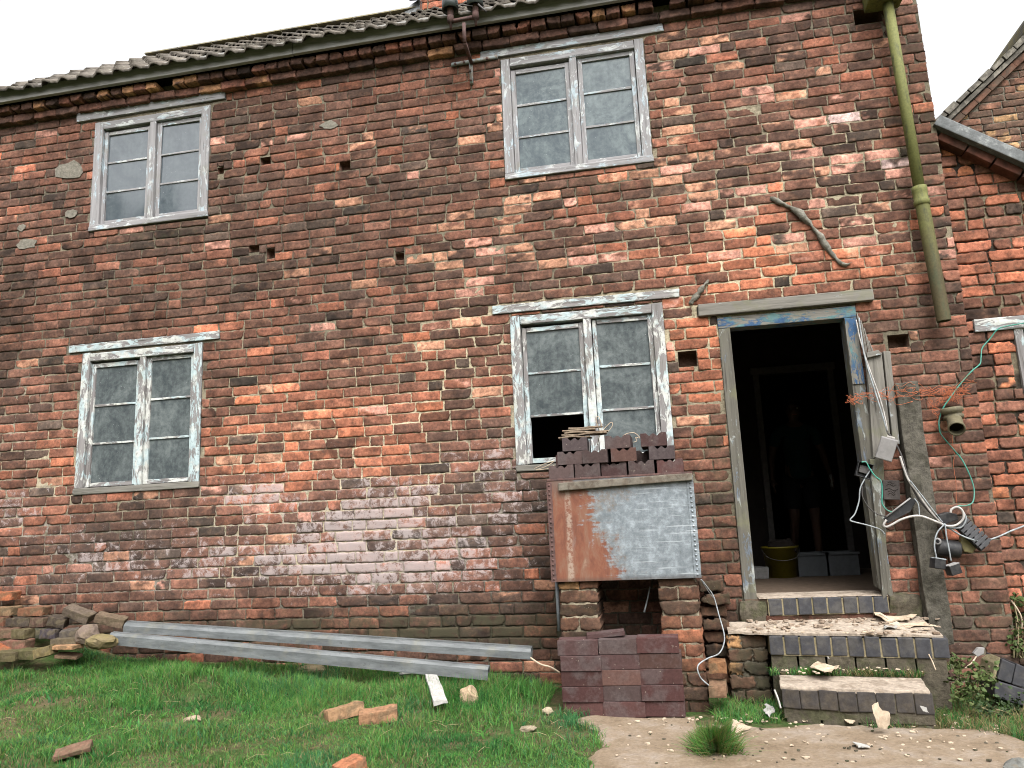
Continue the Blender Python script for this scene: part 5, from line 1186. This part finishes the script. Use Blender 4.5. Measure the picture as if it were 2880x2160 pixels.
cablething('thin_cable',[(2572,1402),(2583,1420),(2586,1450)],.0042,M['cableg'],'short pale wire dropping from the top of the bracket plate',Y=-.15)
lamp=thing('broken_lamp',W(2690,1500,-.10),'smashed black bulkhead lamp dangling from the wall on its cables','lamp')
def lw_(p,Y): return W(*p,Y)-lamp.location
m=MB(); m.lathe([(.0,.0),(.052,.0),(.056,.01),(.056,.13),(.05,.14),(.0,.14)],frame_to(lw_((2632,1538),-.10),lw_((2702,1548),-.10)-lw_((2632,1538),-.10)),20); m.build('lamp_body',M['black'],lamp)
m=MB(); m.lathe([(.016,-.003),(.022,.0),(.022,.004),(.012,.004)],frame_to(lw_((2637,1522),-.158),(-.2,-1,0)),14); m.build('screw_boss',M['greyplastic'],lamp)
m=MB(); m.prism([lw_(p,-.15) for p in((2640,1448),(2668,1440),(2692,1446),(2696,1462),(2660,1474),(2644,1466))],1,(0,.09,0),.005); m.build('lamp_mount',M['black'],lamp)
pa,pb=lw_((2705,1470),-.13),lw_((2772,1534),-.11); dv=(pb-pa); mm=Matrix.Translation(pa)@Matrix.Rotation(math.atan2(-dv.z,dv.x),4,'Y')
m=MB(); Lp=dv.length
for i in range(7): m.box(Lp*i/7+.0,Lp*(i+.72)/7,-.01,.0,-.045,.045,.002,mat=mm)
m.box(0,Lp,-.008,.004,-.016,.016,.002,mat=mm); m.build('slotted_cover',mat_simple('dull_grey_cover',(.06,.06,.064),.5,.3),lamp)
m=MB(); m.box(0,Lp*1.02,.0045,.04,-.05,.03,.004,mat=mm); m.build('cover_back',M['black'],lamp)
m=MB(); m.prism([lw_(p,-.09) for p in((2706,1500),(2730,1518),(2752,1538),(2735,1556),(2712,1552),(2702,1530))],1,(0,.05,0),.008); m.build('amber_lens',mat_simple('dirty_amber_plastic',(.14,.12,.055),.5,.3),lamp)
# outlet pipe stub
op=thing('outlet_pipe',W(2682,1175,-.06),'mossy stoneware outlet pipe stub poking from the wall beside the wires','pipe')
M['clay']=mat_simple('mossy_stoneware',(.10,.086,.05),.7,.4,25,.5,.005,.3,col2=(.07,.06,.04),amt2=.7,sc2=14)
m=MB(); q=W(2680,1165,-.07)-op.location; m.lathe([(.045,-.035),(.062,-.032),(.064,-.01),(.055,-.004),(.055,.006),(.068,.012),(.068,.040),(.058,.046),(.0,.046)],Matrix.Translation(q)@Matrix.Rotation(R(-5),4,'Y'),20); m.build('pipe_collar',M['clay'],op)
q=W(2691,1207,-.20)-op.location; q2=W(2682,1172,-.06)-op.location; m=MB(); m.lathe([(.044,.0),(.050,-.001),(.052,.004),(.052,.02),(.047,.03),(.047,(q2-q).length)],frame_to(q,q2-q),20); m.lathe([(.044,.0),(.040,.06)],frame_to(q,q2-q),20); m.build('pipe_mouth',M['clay'],op)
m=MB(); m.lathe([(.0,.05),(.041,.05)],frame_to(q,q2-q),20); m.build('pipe_bore',M['hole'],op)
# orange twine tangle
tw=MB()
def strand(a,b,Y0,Y1,wob,seed,r=.0014):
    k=9; P=[]
    for i in range(k+1):
        t=i/k; P.append(W(a[0]+(b[0]-a[0])*t+mnoise.noise(Vector((seed,i*.9,0)))*wob,a[1]+(b[1]-a[1])*t+mnoise.noise(Vector((seed,i*.9,9)))*wob*.8,Y0+(Y1-Y0)*t+abs(mnoise.noise(Vector((seed,i,5))))*-.03))
    tw.tube(P,r,4,cap=False,sub=3)
for s_ in range(5): strand((2372+rnd.uniform(-4,14),1120+rnd.uniform(-10,14)),(2425,1118+rnd.uniform(-12,14)),-.06,-.06,22,s_,.0014)
for s_ in range(5): strand((2420,1112+rnd.uniform(-10,10)),(2560+rnd.uniform(-30,40),1105+rnd.uniform(-30,40)),-.08,-.11,40,20+s_)
for s_ in range(6): strand((2500+rnd.uniform(0,60),1100+rnd.uniform(-20,20)),(2690+rnd.uniform(-20,40),1110+rnd.uniform(-25,40)),-.11,-.05,45,40+s_)
for s_ in range(9): strand((2640+rnd.uniform(-20,30),1120+rnd.uniform(-15,30)),(2730+rnd.uniform(-25,10),1060+rnd.uniform(-15,40)),-.05,-.04,55,60+s_,.0012)
for s_ in range(3): strand((2612,1115),(2640,1170+10*s_),-.05,-.04,25,90+s_)
strand((2677,1210),(2692,1420),-.03,-.05,10,97)
o=tw.build('baler_twine',M['twine']); tag(o,'frayed orange twine strung from the door jamb to the outlet pipe','twine')
# ================================================================ blue brick kerb and weeds at the right
k0,k1=W(2822,1862,-.42),W(2905,1880,-.42)
kb=thing('brick_kerb',hit(2850,1960),'broken kerb of blue bricks half buried at the right edge','kerb')
def kw(p,Y): return W(*p,Y)-kb.location
m=MB()
for i,(xa,xb) in enumerate(((2818,2858),(2860,2900))):
    m.prism([kw((xa-14,1910+14*i),-.46),kw((xb-14,1922+14*i),-.46),kw((xb,1870+14*i),-.46),kw((xa,1852+14*i),-.46)],1,(0,.22,0),.006)
m.prism([kw((2800,1914),-.47),kw((2900,1944),-.47),kw((2894,1992),-.47),kw((2796,1958),-.47)],1,(0,.23,0),.006)
m.rough(.004,14); m.build('blue_bricks',M['blue'],kb)
m=MB(); m.prism([kw((2800,1868),-.45),kw((2816,1850),-.45),kw((2800,1912),-.45),kw((2786,1918),-.45)],1,(0,.2,0),.004); m.rough(.006,20,2); m.build('mortar_edge',M['joint'],kb)
leafmat=[mat_simple('weed_leaf',(.045,.070,.018),.7,.4,8,.0,.001,.25,col2=(.085,.092,.03),amt2=.6,sc2=14),mat_simple('dull_weed_leaf',(.028,.046,.016),.7,.4,8,.0,.001,.25)]
stemmat=mat_simple('dry_stem',(.15,.125,.07),.9)
def weed(name,base,pts,n,size,label,seed,mat,stems):
    r=random.Random(seed); root=thing(name,base,label,'plant'); L=MB(); S=MB()
    for (p,rad) in pts:
        c=p-root.location
        if stems: S.tube([Vector((r.uniform(-.03,.03),r.uniform(-.02,.02),-.02)),c*.5+Vector((r.uniform(-.03,.03),r.uniform(-.03,.03),0)),c],.004,5,sub=3)
        for k in range(n):
            d=Vector((r.gauss(0,1),r.gauss(0,1),r.gauss(0,1))).normalized()*rad*r.random()**.5; q=c+d
            ax=Vector((r.uniform(-1,1),r.uniform(-1,1),r.uniform(-.3,.8))).normalized(); sd=ax.cross(Vector((r.uniform(-1,1),r.uniform(-1,1),r.uniform(-1,1)))).normalized()
            s_=size*r.uniform(.5,1.3); nrm=ax.cross(sd)*s_*.15
            vs=[L.bm.verts.new(v) for v in(q,q+ax*s_*.35+sd*s_*.32+nrm,q+ax*s_*.75+sd*s_*.22,q+ax*s_,q+ax*s_*.75-sd*s_*.22,q+ax*s_*.35-sd*s_*.32+nrm)]
            L.bm.faces.new(vs)
    link('foliage',L.mesh('foliage'),root,mat)
    if stems: link('stem',S.mesh('stem'),root,stemmat)
    return root
weed('leafy_weed',hit(2700,1960),[(W(2690,1865,-.40),.06),(W(2700,1905,-.48),.09),(W(2730,1900,-.50),.09),(W(2765,1925,-.55),.10),(W(2775,1895,-.50),.07),(W(2740,1945,-.62),.09),(W(2700,1945,-.62),.07)],46,.032,'leafy green weed clump between the steps and the blue kerb',5,leafmat[0],1)
weed('leafy_weed',hit(2850,2010),[(W(2850,1985,-.60),.10),(W(2800,1995,-.68),.09),(W(2880,2010,-.66),.10),(W(2760,1990,-.7),.07)],50,.026,'straggly dull weed in front of the blue kerb',6,leafmat[1],1)
weed('climbing_weed',W(2860,1840,-.02),[(W(2850,1688,.06),.05),(W(2856,1740,.04),.05),(W(2850,1780,.02),.06),(W(2865,1815,-.02),.07),(W(2880,1700,.05),.05),(W(2885,1770,.03),.07),(W(2890,1830,0),.08)],40,.033,'small leafy plant climbing the lean-to wall at the right edge',7,leafmat[0],1)
cablething('bare_branch',[(2826,1650,.08),(2836,1680,.06),(2856,1705,.04),(2872,1735,.03),(2874,1765,.03),(2862,1785,.02),(2848,1800,.02)],.006,M['pale'],'pale bare branch arching up the wall at the right edge','branch')
cablething('bare_branch',[(2714,1880,-.42),(2735,1862,-.40),(2748,1842,-.38)],.005,M['pale'],'short stick carrying a grey wood chip in the weeds','branch')
m=MB(); m.prism([W(p[0],p[1],-.39) for p in((2738,1838),(2752,1822),(2770,1822),(2768,1838),(2750,1848))],1,(0,.03,0),.004); o=m.build('wood_chip',M['greyplastic']); tag(o,'grey chip of wood caught at the tip of a short stick','chip')
cablething('bare_branch',[(2612,1840,-.60),(2622,1860,-.62),(2632,1885,-.64)],.004,M['pale'],'thin pale stick leaning on the right end of the upper step','branch')
cablething('bare_branch',[(2178,1940,-.86),(2188,1965,-.88),(2196,1992,-.9)],.006,M['white'],'short white stick leaning on the bottom step corner','branch')
cablething('grey_cord',[(1972,1630,-.42),(1992,1655,-.36),(2008,1680,-.34),(2022,1730,-.36),(2036,1780,-.40),(2036,1810,-.42),(2022,1838,-.46),(1990,1852,-.52),(1966,1868,-.58),(1962,1885,-.60),(1972,1908,-.60),(1994,1928,-.6)],.005,M['cableg'],'grey cord dropping from the tank corner and curling by the loose bricks','cord')
cablething('grey_cord',[(1972,1632,-.40),(1990,1660,-.34),(2004,1680,-.30)],.003,M['cableg'],'thin wire sprig sticking out behind the tank corner','cord')
# ================================================================ in the doorway: bucket, tubs and a person
def tub(name,px,py,Y,w,h,mat,label,round_=False):
    c=W(px,py,Y); c.z=0.001; root=thing(name,c,label,'bucket' if round_ else 'tub')
    m=MB()
    if round_: m.lathe([(0,.0),(w*.40,.0),(w*.5,h),(w*.53,h),(w*.53,h-.015),(w*.50,h-.015)],n=24); m.lathe([(w*.49,h),(w*.39,.01),(0,.01)],n=24)
    else:
        m.box(-w/2,w/2,-.13,-.125,0,h,.002); m.box(-w/2,w/2,.125,.13,0,h,.002); m.box(-w/2,-w/2+.005,-.1245,.1245,0,h); m.box(w/2-.005,w/2,-.1245,.1245,0,h); m.box(-w/2+.006,w/2-.006,-.124,.124,0,.006)
    m.build('vessel',mat,root)
    m=MB()
    if round_: m.tube([(-w*.52,-.01,h-.02),(-w*.4,-w*.45,h-.09),(0,-w*.54,h-.12),(w*.4,-w*.45,h-.09),(w*.52,-.01,h-.02)],.004,6,sub=4); m.build('handle',M['cabled'],root)
    else:
        m.box(-w/2-.012,w/2+.012,-.145,-.1305,h-.02,h,.003); m.build('rim',mat,root); m=MB(); m.box(-w/2-.012,w/2+.012,.1305,.145,h-.02,h,.003); m.build('rim',mat,root)
    return root
tub('bucket',2200,1608,1.75,.31,.27,mat_simple('yellow_plastic',(.12,.098,.008),.5,.2),'yellow builder bucket full of rubbish inside the doorway',True)
rb=MB(); c=W(2200,1545,1.75); rb.box(c.x-.11,c.x+.10,1.66,1.84,.22,.33,.03).rough(.05,9,4); o=rb.build('rubbish',M['room']); tag(o,'dim crumpled rubbish heaped in the yellow bucket','rubbish')
tub('storage_tub',2283,1606,1.85,.26,.20,mat_simple('grey_tub',(.055,.06,.064),.6,.2),'left grey storage tub on the floor inside the doorway')
tub('storage_tub',2364,1606,1.85,.27,.20,mat_simple('pale_grey_tub',(.066,.07,.074),.6,.2),'right grey storage tub on the floor inside the doorway')
m=MB(); c=W(2142,1610,1.7); m.box(c.x-.12,c.x+.05,1.6,1.8,.0,.10,.01).rough(.008,12,3); o=m.build('white_block',mat_simple('dim_white_block',(.14,.135,.13),.8)); tag(o,'pale block on the floor left of the yellow bucket','block')
def person():
    c=W(2276,1580,2.95); c.z=0
    root=thing('person',c,'person standing in the dark inner doorway in dark teal shirt and black shorts','person')
    def skin(name,nodes,edges,mat,rootidx=0,sub=2):
        me=bpy.data.meshes.new(name); me.from_pydata([n[:3] for n in nodes],edges,[]); o=link(name,me,root,mat)
        md=o.modifiers.new('skin','SKIN'); md.use_smooth_shade=True; o.modifiers.new('sub','SUBSURF').levels=sub; o.modifiers['sub'].render_levels=sub
        for i,n in enumerate(nodes):
            v=me.skin_vertices[0].data[i]; v.radius=(n[3],n[4] if len(n)>4 else n[3]); v.use_root=(i==rootidx)
        return o
    N=[(0,0,.95,.135,.10),(0,.0,1.12,.125,.09),(0,0,1.32,.15,.10),(0,.0,1.45,.09,.07),(0,-.005,1.51,.05,.052),(0,-.015,1.57,.062,.07),(0,-.02,1.645,.074,.09),(0,-.015,1.715,.055,.07)]
    E=[(i,i+1) for i in range(7)]
    def add(chain,start):
        p=start
        for n in chain: N.append(n); E.append((p,len(N)-1)); p=len(N)-1
        return p
    add([(0,-.108,1.625,.012),(0,-.120,1.612,.010)],6)
    for s in(-1,1): add([(s*.078,-.01,1.635,.013)],6)
    # his right leg (left in the picture) bent behind, left leg straight
    add([(-.09,0,.88,.085),(-.105,-.05,.50,.055),(-.11,.12,.20,.038),(-.11,.19,.10,.033),(-.11,.10,.03,.03)],0)
    add([(.09,0,.88,.085),(.105,-.03,.50,.056),(.11,.02,.09,.036),(.115,-.05,.04,.036),(.12,-.16,.03,.03)],0)
    for s in(-1,1):
        w_=add([(s*.19,0,1.40,.055),(s*.265,.03,1.14,.042),(s*.29,-.07,.93,.027),(s*.29,-.10,.87,.034)],3)
        for f,(dy,L) in enumerate(((-.035,.068),(-.012,.078),(.010,.074),(.030,.06))):
            add([(s*.293,-.115+dy,.835,.0095),(s*.288,-.125+dy,.835-L*.55,.0085),(s*.278,-.120+dy,.835-L,.0075)],w_)
        add([(s*.27,-.15,.875,.0105),(s*.258,-.170,.845,.009)],w_)
    body=skin('body',N,E,mat_simple('skin',(.10,.055,.038),.55,.1,20,.05,.002,.3))
    shirt=mat_simple('dark_teal_cotton',(.012,.035,.038),.9,.25,30,.2,.004); shorts=mat_simple('black_shorts',(.012,.012,.014),.9,.25)
    skin('t_shirt',[(0,0,.86,.155,.118),(0,0,1.12,.142,.105),(0,0,1.32,.165,.112),(0,0,1.455,.085,.075),(.19,0,1.405,.068),(.235,.015,1.24,.060),(-.19,0,1.405,.068),(-.235,.015,1.24,.060)],[(0,1),(1,2),(2,3),(3,4),(4,5),(3,6),(6,7)],shirt)
    skin('shorts',[(0,0,1.0,.15,.112),(-.09,0,.88,.105),(-.103,-.045,.56,.088),(.09,0,.88,.105),(.103,-.025,.56,.088)],[(0,1),(1,2),(0,3),(3,4)],shorts)
    bm=bmesh.new(); bmesh.ops.create_uvsphere(bm,u_segments=20,v_segments=12,radius=1)
    for v in bm.verts:
        v.co=Vector((v.co.x*.085,v.co.y*.105+.008,v.co.z*.085+1.695))+mnoise.noise_vector(v.co*3)*.008
    bmesh.ops.delete(bm,geom=[v for v in bm.verts if v.co.y<-.055 and v.co.z<1.70],context='VERTS'); me=bpy.data.meshes.new('hair'); bm.to_mesh(me); bm.free(); link('hair',me,root,mat_simple('dark_hair',(.03,.02,.014),.7))
    for s in(-1,1):
        m=MB(); m.lathe([(0,-.011),(.008,-.008),(.011,0),(.008,.008),(0,.011)],Matrix.Translation((s*.031,-.094,1.645)),10); m.build('eye',M['white'],root)
    m=MB(); m.box(-.024,.024,-.092,-.082,1.576,1.584,.003); m.build('mouth',mat_simple('lips',(.25,.09,.08),.6),root)
    for s,(x,y,z) in((-1,(-.11,.13,.02)),(1,(.12,-.08,.02))):
        m=MB(); m.box(x-.048,x+.048,y-.14,y+.12,-.019,.045,.02); m.build('shoe',shorts,root)
    for s in(1,): 
        m=MB(); m.box(.27,.285,-.17,-.10,.80,.93,.004); o=m.build('paper_sheet',M['white']); o.location=c; tag(o,'pale paper held in the hand of the person in the doorway','paper')
person()
# ================================================================ trees across the yard, seen only in the window panes
def woodland():
    r=np.random.default_rng(33); Vs=[];Cs=[]
    for x,y,h,rad,kind in((-22.5,-27,13.2,2.6,0),(-25,-28,11.8,3.4,1),(-19.5,-26,11.6,2.6,0),(-17,-25,8.2,3.0,1),(-13,-27,9.,2.3,0),(-9.5,-26,7.5,2.8,1),(-6,-28,9.,2.6,0),(-28,-26,13.2,3.6,1),(-2,-27,7.8,3.0,1),(3,-26,7.,3.0,1),(8,-27,8.,3.0,0),(-32,-24,10.,3.5,1),(13,-26,7.5,3,1)):
        h*=1.5; n=4200; t=r.random(n)**.8; zz=.08*h+t*h*.92
        prof=(1-t)**.8 if kind==0 else np.sqrt(np.clip(1-(2*t-.9)**2/1.25,0,1))
        a=r.uniform(0,2*np.pi,n); rr=rad*prof*np.sqrt(r.random(n))*(.75+.5*vn(a*2.2,t*6,x,4))
        c=np.stack([x+np.cos(a)*rr,y+np.sin(a)*rr,zz-.6],1); d1=r.normal(0,1,(n,3)); d1/=np.linalg.norm(d1,axis=1)[:,None]; d2=np.cross(d1,r.normal(0,1,(n,3))); d2/=np.linalg.norm(d2,axis=1)[:,None]
        s=r.uniform(.12,.30,(n,1)); Vs.append(np.stack([c-d1*s,c+d2*s*.6,c+d1*s,c-d2*s*.6],1).reshape(-1,3)); Cs.append(np.repeat(np.array((.035,.055,.02))*r.uniform(.5,1.4,(n,1)),4,0))
    V=np.concatenate(Vs); Q=np.arange(len(V)).reshape(-1,4); s=NT('wood_leaf'); mt=s.done(s.attr('Col'),.8)
    o=link('woodland',np_mesh('woodland',V,Q,{'Col':np.concatenate(Cs)},(mt,))); tag(o,'dark line of trees across the yard mirrored in the upper left window panes','trees',kind='stuff')
woodland()
# ================================================================ light
w=bpy.data.worlds.new('World'); sc.world=w; w.use_nodes=True; nt=w.node_tree; nt.nodes.clear()
o=nt.nodes.new('ShaderNodeOutputWorld'); bg=nt.nodes.new('ShaderNodeBackground'); sk=nt.nodes.new('ShaderNodeTexSky'); hs=nt.nodes.new('ShaderNodeHueSaturation')
sk.sky_type='NISHITA'; sk.sun_disc=False; sk.sun_elevation=R(52); sk.sun_rotation=R(160); sk.dust_density=6; sk.air_density=1.0; sk.ozone_density=1.0
hs.inputs['Saturation'].default_value=.08
nt.links.new(sk.outputs[0],hs.inputs['Color']); nt.links.new(hs.outputs[0],bg.inputs[0]); nt.links.new(bg.outputs[0],o.inputs[0]); bg.inputs[1].default_value=.15
sl=bpy.data.lights.new('sun','SUN'); sl.energy=.55; sl.angle=R(35); sl.color=(1,.97,.92); so=bpy.data.objects.new('sun',sl); COL.objects.link(so)
az=R(160); el=R(52); dirv=Vector((math.sin(az)*math.cos(el),math.cos(az)*math.cos(el),math.sin(el)))
so.rotation_euler=dirv.to_track_quat('Z','Y').to_euler()
sc.view_settings.view_transform='Standard'; sc.view_settings.look='None'; sc.view_settings.exposure=1.6; sc.view_settings.gamma=1

sc.cycles.filter_width=1.0
